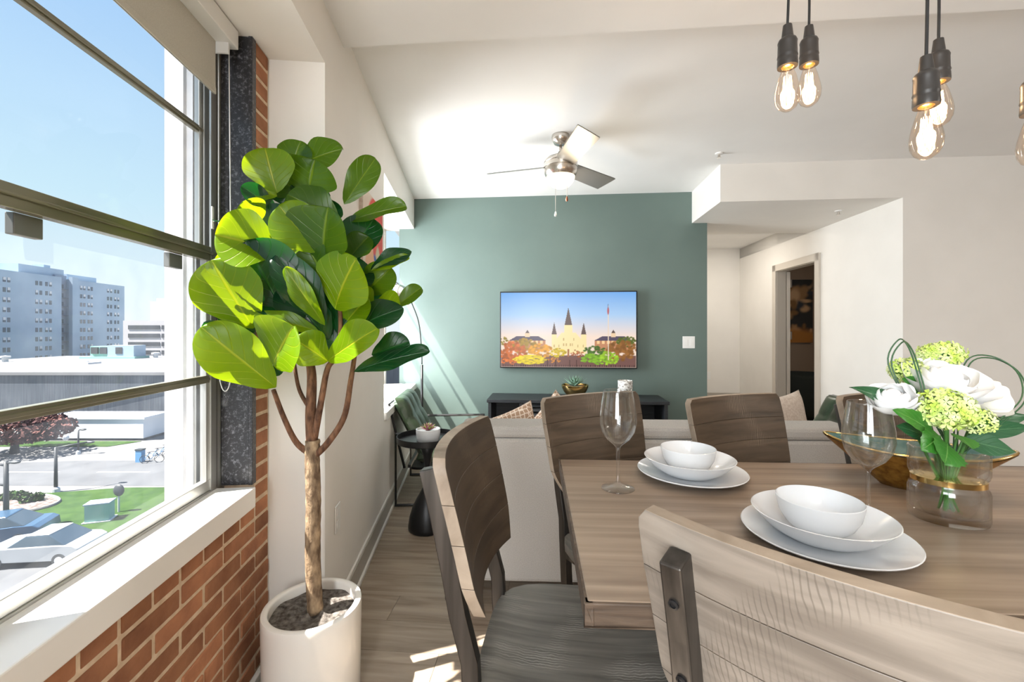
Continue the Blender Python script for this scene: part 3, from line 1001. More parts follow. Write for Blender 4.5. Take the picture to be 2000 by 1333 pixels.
# ================================================================== VASE AND FLOWERS
VX, VY = 0.915, 0.925
v = thing('flower_vase', 'clear glass vase with a gold band around its waist', 'vase', (VX, VY, TOPZ + 0.0005), R(-30))
VP = [(0, 0.0), (0.050, 0.0), (0.056, 0.004), (0.058, 0.012), (0.058, 0.066), (0.056, 0.074), (0.0515, 0.079), (0.0515, 0.092), (0.056, 0.097), (0.058, 0.105), (0.058, 0.150), (0.0572, 0.1535), (0.0555, 0.1535),
      (0.0545, 0.150), (0.0545, 0.107), (0.0525, 0.100), (0.0485, 0.095), (0.0485, 0.076), (0.0525, 0.071), (0.0545, 0.064), (0.054, 0.022), (0.047, 0.0165), (0, 0.0155)]
part('glass_body', MB().lathe(VP, 56, sx=1.12, sy=0.92), M['vase_glass'], v, smooth=True)
part('gold_band', MB().lathe([(0.0520, 0.0795), (0.0535, 0.0800), (0.0535, 0.0910), (0.0520, 0.0915)], 56, sx=1.12, sy=0.92), M['gold'], v, auto=40)

def fpt(x, y, Y):
    return px(x, y, Y)
def stem_to(head):
    base = Vector((VX + rnd.uniform(-0.014, 0.014), VY + rnd.uniform(-0.014, 0.014), TOPZ + 0.022))
    mid = Vector((VX + (head.x - VX) * 0.15, VY + (head.y - VY) * 0.15, TOPZ + 0.085))
    pts = [base, base.lerp(mid, 0.6), mid, mid.lerp(head, 0.45) + Vector((0, 0, 0.010)), head]
    return pts
def peony(head, r, face, label, mkey, closed=0.5):
    o = thing('peony', label, 'flower', head, 0, 'white peonies in the vase')
    part('stem', MB().tube([p - head for p in stem_to(head)], 0.0030, 7), M['stem'], o, smooth=True)
    q = Vector(face).normalized().to_track_quat('Z', 'Y')
    part('heart', MB().ball(q @ Vector((0, 0, r * 0.05)), r * 0.42, r * 0.42, r * 0.46), M[mkey], o, smooth=True)
    for layer, (cnt, rad, ext) in enumerate(((4, 0.50, 0.90), (5, 0.70, 0.82), (6, 0.88, 0.72), (6, 1.0, 0.60))):
        for i in range(cnt):
            a0 = 2 * PI * (i + 0.37 * layer) / cnt + rnd.uniform(-0.2, 0.2)
            wv, ex = rnd.uniform(0, 6), ext * (0.80 + 0.25 * closed) * rnd.uniform(0.92, 1.08)
            fl = (1 - closed) * (0.20 + 0.14 * layer)
            wid = 2 * PI / cnt * 1.45
            def P(s, t, a0=a0, wv=wv, ex=ex, wid=wid, rad=rad, fl=fl):
                edge = (2 * abs(s - 0.5)) ** 3
                k = t * (1 - 0.22 * edge)
                th = PI * (1 - ex * k)
                rr = r * rad * (1 + 0.05 * math.sin(5 * s + wv) * k + 0.03 * math.sin(11 * s + 2 * wv) * k)
                aa = a0 + (s - 0.5) * wid
                rad2 = rr * math.sin(th) + r * fl * k ** 3
                zz = rr * math.cos(th) * 0.86 + 0.05 * r * math.sin(8 * s + wv) * k * k
                return q @ Vector((rad2 * math.cos(aa), rad2 * math.sin(aa), zz))
            part('petal', MB().grid(P, 10, 8), M[mkey], o, smooth=True)
    return o
def hydrangea(head, r, face, label, nfl=110, flat=0.8):
    o = thing('hydrangea', label, 'flower', head, 0, 'pale green hydrangeas in the vase')
    part('stem', MB().tube([p - head for p in stem_to(head)], 0.0030, 7), M['stem'], o, smooth=True)
    part('core', MB().ball((0, 0, 0), r * 0.66, r * 0.66, r * 0.66 * flat, 16, 10), M['stem'], o, smooth=True)
    mb = MB()
    g = (1 + 5 ** 0.5) / 2
    for i in range(nfl):
        z = 1 - 2 * (i + 0.5) / nfl
        a = 2 * PI * i / g
        s_ = math.sqrt(1 - z * z)
        n_ = Vector((s_ * math.cos(a), s_ * math.sin(a), z))
        jit = rnd.uniform(0.86, 1.05)
        c = Vector((n_.x * r * jit, n_.y * r * jit, n_.z * r * flat * jit))
        qq = (n_ + Vector((rnd.uniform(-.4, .4), rnd.uniform(-.4, .4), rnd.uniform(-.4, .4)))).to_track_quat('Z', 'Y')
        tw = rnd.uniform(0, PI)
        sz = r * 0.20 * rnd.uniform(0.8, 1.2)
        for k in range(4):
            aa = tw + k * PI / 2
            def pt(rad, da, h):
                return c + qq @ Vector((rad * sz * math.cos(aa + da), rad * sz * math.sin(aa + da), h * sz))
            mb.add([c, pt(0.62, -0.62, 0.16), pt(1.08, -0.34, 0.30), pt(1.18, 0, 0.22), pt(1.08, 0.34, 0.30), pt(0.62, 0.62, 0.16)], [(0, 1, 2, 3), (0, 3, 4, 5)])
    fo = part('florets', mb, M['floret'], o)
    fo['kind'] = 'stuff'
    return o
peony(fpt(1744, 778, 0.90), 0.038, (-0.30, -0.35, 0.85), 'white peony leaning over the wine glass', 'petal', 0.62)
peony(fpt(1850, 742, 0.93), 0.058, (0.05, -0.45, 0.9), 'large open white peony at the top centre of the bouquet', 'petal', 0.25)
peony(fpt(1935, 775, 0.93), 0.040, (0.75, -0.3, 0.38), 'cream peony bud at the right of the bouquet', 'petal_cream', 0.75)
hydrangea(fpt(1846, 800, 0.86), 0.044, (0, -1, 0.3), 'large pale green hydrangea at the front of the bouquet', 150)
hydrangea(fpt(1908, 822, 0.88), 0.030, (0, -1, 0.3), 'smaller green hydrangea cluster low on the right of the bouquet', 90)
hydrangea(fpt(1772, 725, 0.98), 0.034, (0, -1, 0.3), 'green hydrangea behind the leaning white peony', 100)
hydrangea(fpt(1838, 692, 0.99), 0.040, (0, -1, 0.3), 'green hydrangea crowning the bouquet', 120, 0.6)

def leaf_mesh(base, tip, width, mkey, normal, fold=0.18, droop=0.12, wave=0.05, shape='fig', serr=0.0, nu=8, nv=12):
    """base/tip in parent's coordinates; returns mesh with a UV map."""
    base, tip = Vector(base), Vector(tip)
    ax = tip - base
    Ln = ax.length
    ax.normalize()
    nrm = Vector(normal)
    nrm = (nrm - ax * nrm.dot(ax)).normalized()
    side = ax.cross(nrm).normalized()
    ph = rnd.uniform(0, 6)
    vs, uvs = [], []
    for j in range(nv + 1):
        s_ = j / nv
        if shape == 'fig':
            s_ = 0.5 - 0.5 * math.cos(PI * (0.12 + 0.88 * s_)) if j else 0.0
            q = min(1.0, max(0.0, (s_ - 0.05) / 0.55))
            w = (0.42 + 0.60 * q * q * (3 - 2 * q)) * math.sqrt(max(0.0, 1 - s_ ** 5)) * min(1.0, math.sqrt(s_ * 6 + 0.003))
        else:
            w = math.sin(PI * s_ ** 0.8) ** 0.9 + 0.02
        if serr and 0 < j < nv:
            w *= 1 + serr * (1 if j % 2 else -1)
        hw = width / 2 * w
        for i in range(nu + 1):
            t = -1 + 2 * i / nu
            p = base + ax * (Ln * s_) + side * (hw * t)
            h = fold * abs(t) * hw - droop * Ln * (s_ ** 2) + droop * Ln * s_
            h += wave * Ln * math.sin(7 * s_ + ph + (1.5 if t > 0 else 0)) * t * t * min(1, 2 * s_)
            h += 0.012 * Ln * math.cos(2 * PI * 6 * (s_ - 0.375 * abs(t))) * (1 - abs(t)) * (0.2 + abs(t))
            p += nrm * h
            vs.append(p)
            uvs.append((i / nu, s_))
    fs = [(j * (nu + 1) + i, j * (nu + 1) + i + 1, (j + 1) * (nu + 1) + i + 1, (j + 1) * (nu + 1) + i) for j in range(nv) for i in range(nu)]
    me = bpy.data.meshes.new('leaf')
    me.from_pydata([tuple(p) for p in vs], [], fs)
    me.materials.append(M[mkey])
    uvl = me.uv_layers.new(name='UVMap')
    for lp in me.loops:
        uvl.data[lp.index].uv = uvs[lp.vertex_index]
    me.polygons.foreach_set('use_smooth', [True] * len(me.polygons))
    return me
# leaf sprigs: one thing each
def sprig(bx, by, tx, ty, wpx, Y, Yt, key, label, shape='leaf', serr=0.0, nrm=(0, -1, 0.5)):
    head = fpt(bx, by, Y)
    o = thing('leaf_sprig', label, 'leaf', head, 0, 'green leaves in the bouquet')
    tip = fpt(tx, ty, Yt)
    link('leaf', leaf_mesh((0, 0, 0), tip - head, wpx / F * Y, key, nrm, 0.15, 0.10, 0.02, shape, serr), o)
    pts = stem_to(head)
    part('stem', MB().tube([p - head for p in pts], 0.0020, 6), M['stem'], o, smooth=True)
sprig(1850, 868, 1845, 908, 62, 0.85, 0.80, 'leaf_g', 'bright serrated leaf hanging over the front of the vase', 'leaf', 0.07)
sprig(1835, 852, 1800, 880, 50, 0.86, 0.82, 'leaf_g', 'serrated leaf over the left rim of the vase', 'leaf', 0.07)
sprig(1870, 850, 1900, 878, 46, 0.86, 0.82, 'leaf_g', 'serrated leaf over the right rim of the vase', 'leaf', 0.07)
sprig(1790, 800, 1658, 757, 34, 0.93, 0.90, 'leaf_gd', 'long pointed leaf reaching left above the wine glass')
sprig(1822, 845, 1745, 800, 42, 0.87, 0.84, 'leaf_g', 'leaf beneath the leaning white peony', 'leaf', 0.05)
sprig(1815, 855, 1750, 832, 36, 0.89, 0.86, 'leaf_gd', 'dark leaf low on the left of the bouquet')
sprig(1880, 860, 1984, 884, 44, 0.88, 0.84, 'leaf_gd', 'broad dark leaf low on the right of the bouquet')
sprig(1890, 845, 2015, 835, 34, 0.92, 0.90, 'leaf_gd', 'dark leaf stretching past the right edge of the picture')
sprig(1895, 830, 2010, 812, 34, 0.95, 0.95, 'leaf_gd', 'upper dark leaf at the right of the bouquet')
sprig(1800, 765, 1762, 740, 36, 0.95, 0.94, 'leaf_g', 'small leaf between the upper hydrangea and the left peony')
def grass_loop(pxs, label):
    o = thing('grass_loop', label, 'grass', (VX, VY, TOPZ + 0.02), 0, 'bent grass loops in the bouquet')
    for d in (0, 1):
        pts = [fpt(x + d * 7, y + d * 5, Y) - Vector((VX, VY, TOPZ + 0.02)) for x, y, Y in pxs]
        # smooth with Catmull-Rom
        out = []
        for i in range(len(pts) - 1):
            p0, p1, p2, p3 = pts[max(0, i - 1)], pts[i], pts[i + 1], pts[min(len(pts) - 1, i + 2)]
            for k in range(6):
                t = k / 6
                out.append(0.5 * ((2 * p1) + (p2 - p0) * t + (2 * p0 - 5 * p1 + 4 * p2 - p3) * t * t + (3 * p1 - p0 - 3 * p2 + p3) * t ** 3))
        out.append(pts[-1])
        part('blade', MB().tube(out, 0.0015, 6), M['grass_blade'], o, smooth=True)
grass_loop([(1858, 890, 0.92), (1790, 810, 0.93), (1735, 712, 0.96), (1755, 664, 0.96), (1775, 680, 0.93), (1795, 740, 0.90), (1812, 800, 0.89), (1856, 880, 0.915)], 'grass blade looped above the left hydrangea')
grass_loop([(1862, 885, 0.93), (1868, 780, 0.98), (1888, 705, 0.99), (1935, 696, 0.98), (1985, 725, 0.95), (1996, 775, 0.92), (1955, 818, 0.91), (1870, 885, 0.92)], 'grass blade looped around the cream peony on the right')

# ================================================================== FIDDLE-LEAF FIG
PY = 1.60
pc = px(611, 645, PY)
POT = Vector((pc.x, PY, 0))
pot = thing('planter', 'tall glossy white cylindrical planter beside the brick wall', 'planter', POT)
part('pot_shell', MB().lathe([(0, 0.0), (0.158, 0.0), (0.163, 0.004), (0.168, 0.300), (0.168, 0.320), (0.166, 0.326), (0.160, 0.328), (0.149, 0.328), (0.145, 0.325), (0.144, 0.318), (0.143, 0.270), (0, 0.270)], 64), M['pot'], pot, auto=50)
soil = MB()
def soil_p(u, v_):
    a, r = u * 2 * PI, 0.1425 * v_
    return (r * math.cos(a), r * math.sin(a), 0.296 + 0.010 * math.sin(r * 60 + a * 3) * (1 - v_) + 0.004 * math.sin(a * 7 + r * 90) * v_)
part('soil', soil.grid(soil_p, 48, 12), M['soil'], pot, smooth=True)

fig = thing('fiddle_leaf_fig', 'leafy fiddle-leaf fig tree growing from the white planter', 'plant', POT + Vector((0.004, 0, 0.298)))
FO = fig.location.copy()
def zp(zx, zy, dy=0.0):                     # crown coordinates measured in the photograph
    return px(380 + zx * 0.3976, 250 + zy * 0.3976, PY + dy)
def smooth_pts(pts, k=6):
    out = []
    for i in range(len(pts) - 1):
        p0, p1, p2, p3 = pts[max(0, i - 1)], pts[i], pts[i + 1], pts[min(len(pts) - 1, i + 2)]
        for j in range(k):
            t = j / k
            out.append(0.5 * ((2 * p1) + (p2 - p0) * t + (2 * p0 - 5 * p1 + 4 * p2 - p3) * t * t + (3 * p1 - p0 - 3 * p2 + p3) * t ** 3))
    out.append(pts[-1])
    return out
def limb(name, pix, r0, r1, m, n=12, knob=0.0):
    pts = smooth_pts([px(x, y, Y) - FO for x, y, Y in pix], 7)
    k = len(pts)
    rr = [r0 + (r1 - r0) * i / (k - 1) + (knob * abs(math.sin(i * 1.7)) if knob else 0) for i in range(k)]
    part(name, MB().tube(pts, rr, n), m, fig, smooth=True)
limb('trunk', [(616, 1196, 1.60), (611, 1090, 1.60), (612, 980, 1.60), (610, 900, 1.60), (611, 860, 1.60)], 0.026, 0.024, M['bark'], 14, 0.0022)
limb('branch', [(611, 890, 1.60), (580, 866, 1.60), (556, 820, 1.57), (534, 762, 1.53)], 0.012, 0.0075, M['twig'])
limb('branch', [(613, 892, 1.60), (640, 866, 1.59), (672, 815, 1.60), (685, 745, 1.60), (692, 700, 1.61), (700, 640, 1.60)], 0.013, 0.007, M['twig'])
limb('branch', [(610, 870, 1.60), (607, 810, 1.60), (609, 740, 1.60), (604, 690, 1.60), (600, 600, 1.60), (596, 480, 1.59), (600, 380, 1.60)], 0.021, 0.007, M['twig'])
limb('branch', [(614, 858, 1.60), (628, 780, 1.58), (640, 720, 1.57), (660, 690, 1.57), (665, 620, 1.57), (655, 520, 1.57)], 0.012, 0.007, M['twig'])
limb('branch', [(606, 800, 1.60), (584, 760, 1.63), (573, 700, 1.64), (560, 640, 1.62)], 0.008, 0.005, M['twig'])
# leaves: base, tip (crown coordinates), width, depth of base and tip, tone, tilt of the upper face
LV = [
 (405, 320, 350, 112, 165, .03, .00, 'l', 0), (480, 200, 520, 72, 150, .06, .05, 'm', 0), (500, 190, 715, 110, 140, .05, .03, 'm', .2),
 (560, 330, 590, 165, 275, .02, -.02, 'm', .3), (520, 410, 520, 283, 230, .03, .02, 'd', .2), (400, 398, 238, 293, 75, .02, -.06, 'd', .4),
 (735, 375, 880, 162, 105, .02, .05, 'm', -.5), (755, 460, 1025, 390, 95, .03, .04, 'm', .4), (710, 465, 470, 335, 150, -.02, -.06, 'm', .5),
 (610, 610, 425, 395, 165, -.06, -.12, 'l', .1), (630, 660, 655, 405, 260, -.05, -.12, 'm', .1), (735, 670, 875, 460, 150, .02, .06, 'd', .1),
 (410, 600, 118, 530, 205, -.03, -.12, 'l', .1), (435, 630, 345, 405, 100, .01, -.02, 'm', 0), (435, 640, 525, 560, 110, .02, .00, 'l', 0),
 (425, 880, 265, 575, 250, -.03, -.08, 'd', .1), (290, 985, 95, 668, 205, -.06, -.14, 'l', .0), (245, 965, 75, 745, 105, -.02, -.10, 'd', .1),
 (295, 1005, 133, 900, 85, .00, -.07, 'd', .2), (645, 965, 415, 640, 130, -.07, -.13, 'd', .5), (640, 970, 455, 700, 70, -.08, -.14, 'l', .2),
 (690, 890, 790, 655, 235, -.07, -.14, 'l', .1), (655, 760, 560, 590, 160, -.03, -.07, 'm', .2), (600, 985, 470, 765, 165, -.03, -.07, 'd', .3),
 (480, 940, 295, 835, 95, -.06, -.10, 'd', .6), (610, 1000, 310, 930, 75, -.07, -.13, 'l', .5), (865, 695, 1055, 612, 80, .03, .06, 'd', .5),
 (868, 702, 1045, 640, 50, .02, .05, 'l', .3), (830, 820, 960, 695, 130, .05, .06, 'm', .0), (990, 880, 1108, 790, 70, .05, .08, 'm', .0),
 (885, 880, 1005, 870, 115, .02, .00, 'l', .3), (730, 975, 845, 845, 130, -.02, -.05, 'l', .1), (712, 1025, 1008, 895, 140, -.04, -.02, 'd', .6),
 (400, 1275, 52, 995, 170, -.06, -.16, 'l', .2), (385, 1165, 480, 985, 230, -.07, -.12, 'l', .2), (655, 1148, 500, 1045, 130, -.08, -.14, 'l', .4),
 (655, 1145, 885, 995, 130, -.08, -.14, 'l', .4), (870, 1115, 1045, 1055, 110, .04, .06, 'd', .3), (783, 1198, 1135, 1105, 95, .00, .02, 'd', .7),
 (605, 1000, 465, 1030, 70, -.04, -.08, 'm', .5), (112, 1005, 48, 960, 55, -.12, -.15, 'd', .2), (170, 470, 95, 458, 38, -.06, -.11, 'd', .3),
 (405, 335, 298, 305, 80, .03, .00, 'l', .2), (335, 445, 243, 365, 105, -.01, -.06, 'l', .1), (872, 872, 808, 795, 75, -.01, -.02, 'l', .1),
 (395, 1160, 412, 1215, 50, -.03, -.03, 'd', .0), (205, 690, 105, 645, 70, -.06, -.12, 'l', .2), (560, 420, 700, 470, 130, .05, .06, 'd', .2),
 (560, 760, 690, 640, 150, .03, .04, 'd', .2), (300, 560, 200, 640, 160, .0, -.04, 'd', .1), (350, 520, 470, 430, 130, .04, .03, 'd', .1), (330, 760, 200, 860, 150, .0, -.04, 'd', .1), (520, 520, 430, 470, 150, .04, .03, 'd', .1),
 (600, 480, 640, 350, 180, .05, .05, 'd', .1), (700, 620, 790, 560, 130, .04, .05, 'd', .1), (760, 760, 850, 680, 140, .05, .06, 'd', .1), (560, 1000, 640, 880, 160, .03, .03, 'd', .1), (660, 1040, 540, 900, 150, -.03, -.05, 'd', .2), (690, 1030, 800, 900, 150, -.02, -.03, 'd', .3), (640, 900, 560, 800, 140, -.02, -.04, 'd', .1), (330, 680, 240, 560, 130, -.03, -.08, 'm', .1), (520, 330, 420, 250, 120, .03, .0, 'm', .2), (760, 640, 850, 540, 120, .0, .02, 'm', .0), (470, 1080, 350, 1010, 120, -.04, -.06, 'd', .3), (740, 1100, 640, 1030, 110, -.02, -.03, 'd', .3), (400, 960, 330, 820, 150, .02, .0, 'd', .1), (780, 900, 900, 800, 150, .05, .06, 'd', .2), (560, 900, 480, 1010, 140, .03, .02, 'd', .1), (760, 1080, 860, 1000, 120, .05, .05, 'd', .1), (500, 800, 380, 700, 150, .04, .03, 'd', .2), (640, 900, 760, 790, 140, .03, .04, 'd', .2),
]
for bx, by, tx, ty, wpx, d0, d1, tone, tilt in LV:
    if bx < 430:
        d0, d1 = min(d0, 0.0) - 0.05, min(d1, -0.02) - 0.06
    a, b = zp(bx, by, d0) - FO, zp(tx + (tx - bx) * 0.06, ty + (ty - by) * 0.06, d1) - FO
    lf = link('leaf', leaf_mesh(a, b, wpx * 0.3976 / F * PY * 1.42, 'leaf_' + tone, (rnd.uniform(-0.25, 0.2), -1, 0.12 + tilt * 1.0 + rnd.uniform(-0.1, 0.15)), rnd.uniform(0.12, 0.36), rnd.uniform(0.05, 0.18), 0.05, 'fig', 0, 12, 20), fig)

# ================================================================== WINDOW DRESSING
sh = thing('roller_shade', 'beige roller shade under a white fascia at the top of the window', 'blind', (0, 0, 0), PHI)
part('fascia', MB().box(-0.902, -0.832, 0.70, 1.692, 2.338, 2.405), M['fascia'], sh, bev=0.003)
part('fabric', MB().box(-0.888, -0.886, 0.72, 1.645, 2.150, 2.35), M['shade'], sh)
part('hem_bar', MB().box(-0.892, -0.882, 0.72, 1.645, 2.150, 2.172), M['shade'], sh, bev=0.003)
part('bracket', MB().box(-0.902, -0.845, 1.648, 1.656, 2.30, 2.40), M['fascia'], sh)
chain = []
tcx, z0, z1 = 1.675, 2.34, 1.10
for k in range(31):
    a = PI * k / 30
    chain.append(Vector((-0.8695 + 0.0225 * math.cos(a) * (1 if True else 1), tcx, z1 + 0.10 - 0.10 * math.sin(a))))
path = [Vector((-0.857, tcx, z0))] + [Vector((-0.857 + 0.010 * i / 9, tcx, z0 - (z0 - z1 - 0.1) * i / 9)) for i in range(1, 10)] + chain + [Vector((-0.892 + 0.0 * i, tcx, z1 + 0.1 + (z0 - z1 - 0.1) * i / 9)) for i in range(10)]
part('bead_chain', MB().tube(path, 0.0022, 6), M['bead'], sh, smooth=True)
part('chain_weight', MB().lathe([(0.0, -0.055), (0.007, -0.055), (0.010, -0.04), (0.006, -0.02), (0.009, -0.008), (0.004, 0.004), (0, 0.006)], 14, (-0.8695, tcx, z1)), thin_glass('clear_plastic', 1.4, (0.95, 0.96, 0.97), 0.2), sh, smooth=True)

# canvas on the column, painted as soft shapes
def paint_mesh(name, w, h, nx, ny, fn, key, matrix):
    """flat painted picture; fn(u, v arrays) -> rgb array (linear); matrix maps (x right, y up) local plane to parent coordinates"""
    us, vs_ = np.meshgrid(np.linspace(0, 1, nx + 1), np.linspace(0, 1, ny + 1))
    rgb = fn(us.ravel(), vs_.ravel())
    me = bpy.data.meshes.new(name)
    pts = [tuple(matrix @ Vector((u * w, v_ * h, 0))) for u, v_ in zip(us.ravel(), vs_.ravel())]
    fs = [(j * (nx + 1) + i, j * (nx + 1) + i + 1, (j + 1) * (nx + 1) + i + 1, (j + 1) * (nx + 1) + i) for j in range(ny) for i in range(nx)]
    me.from_pydata(pts, [], fs)
    at = me.color_attributes.new('paint', 'FLOAT_COLOR', 'POINT')
    buf = np.ones((len(pts), 4), dtype=np.float32)
    buf[:, :3] = rgb
    at.data.foreach_set('color', buf.ravel())
    me.materials.append(M[key])
    return me
def blob(u, v_, cx, cy, rx, ry, soft=0.15):
    d = np.sqrt(((u - cx) / rx) ** 2 + ((v_ - cy) / ry) ** 2)
    return np.clip((1 + soft - d) / (2 * soft), 0, 1)[:, None]
def lay(img, mask, col):
    return img * (1 - mask) + np.array(col)[None, :] * mask
def art1(u, v_):
    img = np.tile(np.array(S(222, 206, 190)), (len(u), 1))
    wob = 0.04 * np.sin(9 * v_ + 3 * u)
    img = lay(img, blob(u + wob, v_, 0.80, 0.62, 0.34, 0.52, 0.05), S(206, 84, 78))
    img = lay(img, blob(u + wob, v_, 0.55, 0.80, 0.30, 0.22, 0.06), S(222, 74, 58))
    img = lay(img, blob(u, v_ + wob, 0.72, 0.36, 0.16, 0.30, 0.08), S(198, 190, 158))
    img = lay(img, blob(u, v_, 0.55, 0.46, 0.10, 0.07, 0.2), S(34, 92, 172))
    img = lay(img, blob(u + wob, v_, 0.30, 0.30, 0.26, 0.30, 0.08), S(226, 178, 142))
    img = lay(img, blob(u + wob, v_, 0.62, 0.22, 0.05, 0.26, 0.2), S(58, 66, 66))
    return img
cv = thing('wall_canvas', 'abstract red and cream canvas on the white column behind the fig', 'painting', (0, 0, 0), PHI)
part('stretcher', MB().box(-0.582, -0.562, 2.42, 2.96, 1.40, 2.10), M['pillow_plain'], cv)
link('canvas', paint_mesh('canvas', 0.54, 0.70, 54, 70, art1, 'art', Matrix.Translation((-0.5612, 2.42, 1.40)) @ Matrix(((0, 0, 1, 0), (1, 0, 0, 0), (0, 1, 0, 0), (0, 0, 0, 1)))), cv)

def plate(name, loc, ang, w, h, label, cat, kind='outlet'):
    o = thing(name, label, cat, loc, ang)
    part('cover', MB().box(-w / 2, w / 2, -0.006, 0, -h / 2, h / 2), M['white_plastic'], o, bev=0.002)
    if kind == 'outlet':
        for s_ in (-1, 1):
            part('socket', MB().box(-0.017, 0.017, -0.0075, -0.005, s_ * 0.026 - 0.014, s_ * 0.026 + 0.014), M['white_plastic'], o, bev=0.001)
    else:
        for s_ in (-1, 1):
            part('rocker', MB().box(s_ * 0.028 - 0.017, s_ * 0.028 + 0.017, -0.0085, -0.005, -0.033, 0.033), M['white_plastic'], o, bev=0.0015)
plate('wall_outlet', wl_pt(-0.581, 2.02, 0.487), PHI + R(90), 0.072, 0.118, 'white wall outlet low on the column beside the planter', 'outlet')
g_ = rm(1.40, 4.632)
plate('light_switch', px(1345, 669, 4.497) + Vector((0, 0.0, 0)), PSI, 0.122, 0.122, 'double rocker light switch on the green wall', 'switch', 'switch')
plate('wall_outlet', rm(2.42, 6.999, 0.62), PSI, 0.072, 0.118, 'white wall outlet at the end of the hall', 'outlet')

# ================================================================== TELEVISION AND CONSOLE
def tv_pic(u, v_):
    r = np.random.RandomState(3)
    n = len(u)
    top, mid, hor = np.array(S(112, 172, 236)), np.array(S(170, 206, 242)), np.array(S(248, 224, 206))
    k = v_[:, None]
    img = np.where(k > 0.7, mid + (top - mid) * (k - 0.7) / 0.3, hor + (mid - hor) * np.clip((k - 0.40) / 0.30, 0, 1))
    def rect(img, x0, x1, y0, y1, c):
        m = ((u > x0) & (u < x1) & (v_ > y0) & (v_ < y1))[:, None].astype(float)
        return lay(img, m, c)
    def tri(img, cx, hw, y0, y1, c):
        m = ((np.abs(u - cx) < hw * (1 - (v_ - y0) / (y1 - y0))) & (v_ > y0) & (v_ < y1))[:, None].astype(float)
        return lay(img, m, c)
    def trap(img, x0, x1, y0, y1, inset, c):
        f = (v_ - y0) / (y1 - y0)
        m = ((u > x0 + inset * f) & (u < x1 - inset * f) & (v_ > y0) & (v_ < y1))[:, None].astype(float)
        return lay(img, m, c)
    slate, stone = S(96, 76, 70), S(250, 228, 168)
    # long civic buildings either side
    for c in (0.20, 0.835):
        img = rect(img, c - 0.135, c + 0.135, 0.22, 0.36, S(198, 138, 100))
        for q in range(7):
            img = rect(img, c - 0.12 + q * 0.036, c - 0.10 + q * 0.036, 0.315, 0.355, S(246, 206, 150))
        img = trap(img, c - 0.14, c + 0.14, 0.355, 0.415, 0.06, S(84, 74, 96))
        img = rect(img, c - 0.018, c + 0.018, 0.40, 0.455, S(240, 208, 170))
        img = tri(img, c, 0.016, 0.455, 0.50, slate)
    # church with three spires
    img = rect(img, 0.385, 0.635, 0.18, 0.36, stone)
    img = trap(img, 0.41, 0.605, 0.36, 0.46, 0.045, stone)
    img = rect(img, 0.475, 0.535, 0.44, 0.565, stone)
    img = tri(img, 0.505, 0.028, 0.56, 0.80, slate)
    for c in (0.400, 0.618):
        img = rect(img, c - 0.020, c + 0.020, 0.20, 0.44, stone)
        img = tri(img, c, 0.019, 0.44, 0.60, slate)
    for cx, cy in ((0.40, 0.28), (0.435, 0.28), (0.575, 0.28), (0.615, 0.28), (0.47, 0.37), (0.545, 0.37), (0.47, 0.30), (0.49, 0.30), (0.52, 0.30), (0.535, 0.30)):
        img = rect(img, cx - 0.004, cx + 0.004, cy - 0.018, cy + 0.018, S(206, 176, 116))
    # trees and garden
    def tree(cx, cy, rx, ry, c, m=70):
        nonlocal img
        for _ in range(m):
            a, q = r.uniform(0, 6.28), math.sqrt(r.uniform(0, 1))
            j = r.uniform(0.7, 1.35)
            img = lay(img, blob(u, v_, cx + q * rx * math.cos(a), cy + q * ry * math.sin(a), rx * 0.13, ry * 0.16, 0.3), [min(1, x * j) for x in c])
    img = rect(img, 0, 1, 0, 0.16, S(120, 84, 78))
    tree(0.03, 0.34, 0.05, 0.06, S(150, 130, 40), 30)
    tree(0.17, 0.28, 0.10, 0.10, S(158, 126, 36))
    tree(0.30, 0.22, 0.09, 0.09, S(216, 150, 36))
    tree(0.43, 0.19, 0.06, 0.06, S(206, 178, 34))
    tree(0.09, 0.20, 0.10, 0.13, S(196, 104, 46), 100)
    tree(0.71, 0.21, 0.09, 0.08, S(70, 104, 34))
    tree(0.93, 0.34, 0.07, 0.07, S(86, 100, 30))
    tree(0.90, 0.22, 0.11, 0.13, S(146, 96, 44), 90)
    tree(0.57, 0.18, 0.05, 0.05, S(170, 92, 44), 30)
    img = rect(img, 0.498, 0.512, 0.14, 0.24, S(170, 110, 70))
    tree(0.22, 0.10, 0.12, 0.06, S(232, 206, 30), 90)
    tree(0.70, 0.11, 0.10, 0.07, S(126, 174, 40), 80)
    tree(0.80, 0.12, 0.07, 0.09, S(150, 190, 46), 60)
    tree(0.40, 0.09, 0.05, 0.04, S(212, 136, 40), 24)
    tree(0.06, 0.07, 0.06, 0.04, S(226, 120, 50), 24)
    for q in range(9):
        x = 0.02 + q * 0.043
    for x in (0.35, 0.41, 0.515, 0.565):
        img = rect(img, x - 0.004, x + 0.004, 0.0, 0.10, S(84, 56, 50))
    # flag pole
    m = ((np.abs(u - 0.797) < 0.0035) & (v_ > 0.10) & (v_ < 0.82))[:, None].astype(float)
    img = lay(img, m, S(236, 214, 190))
    img = lay(img, blob(u, v_, 0.797, 0.75, 0.007, 0.05, 0.2), S(186, 92, 96))
    img = rect(img, 0.794, 0.800, 0.78, 0.84, S(70, 70, 120))
    for q in range(60):
        img = rect(img, q / 60, q / 60 + 0.004, 0, 0.035, S(60, 44, 44))
    return np.clip(img, 0, 1)
tvL, tvR = px(975, 645, 4.53), px(1246, 645, 4.45)
tvw = 1.405
tvo = thing('television', 'flat wall-mounted television showing a church with three spires', 'television', rm(-0.520, 4.563, 0.925), PSI)
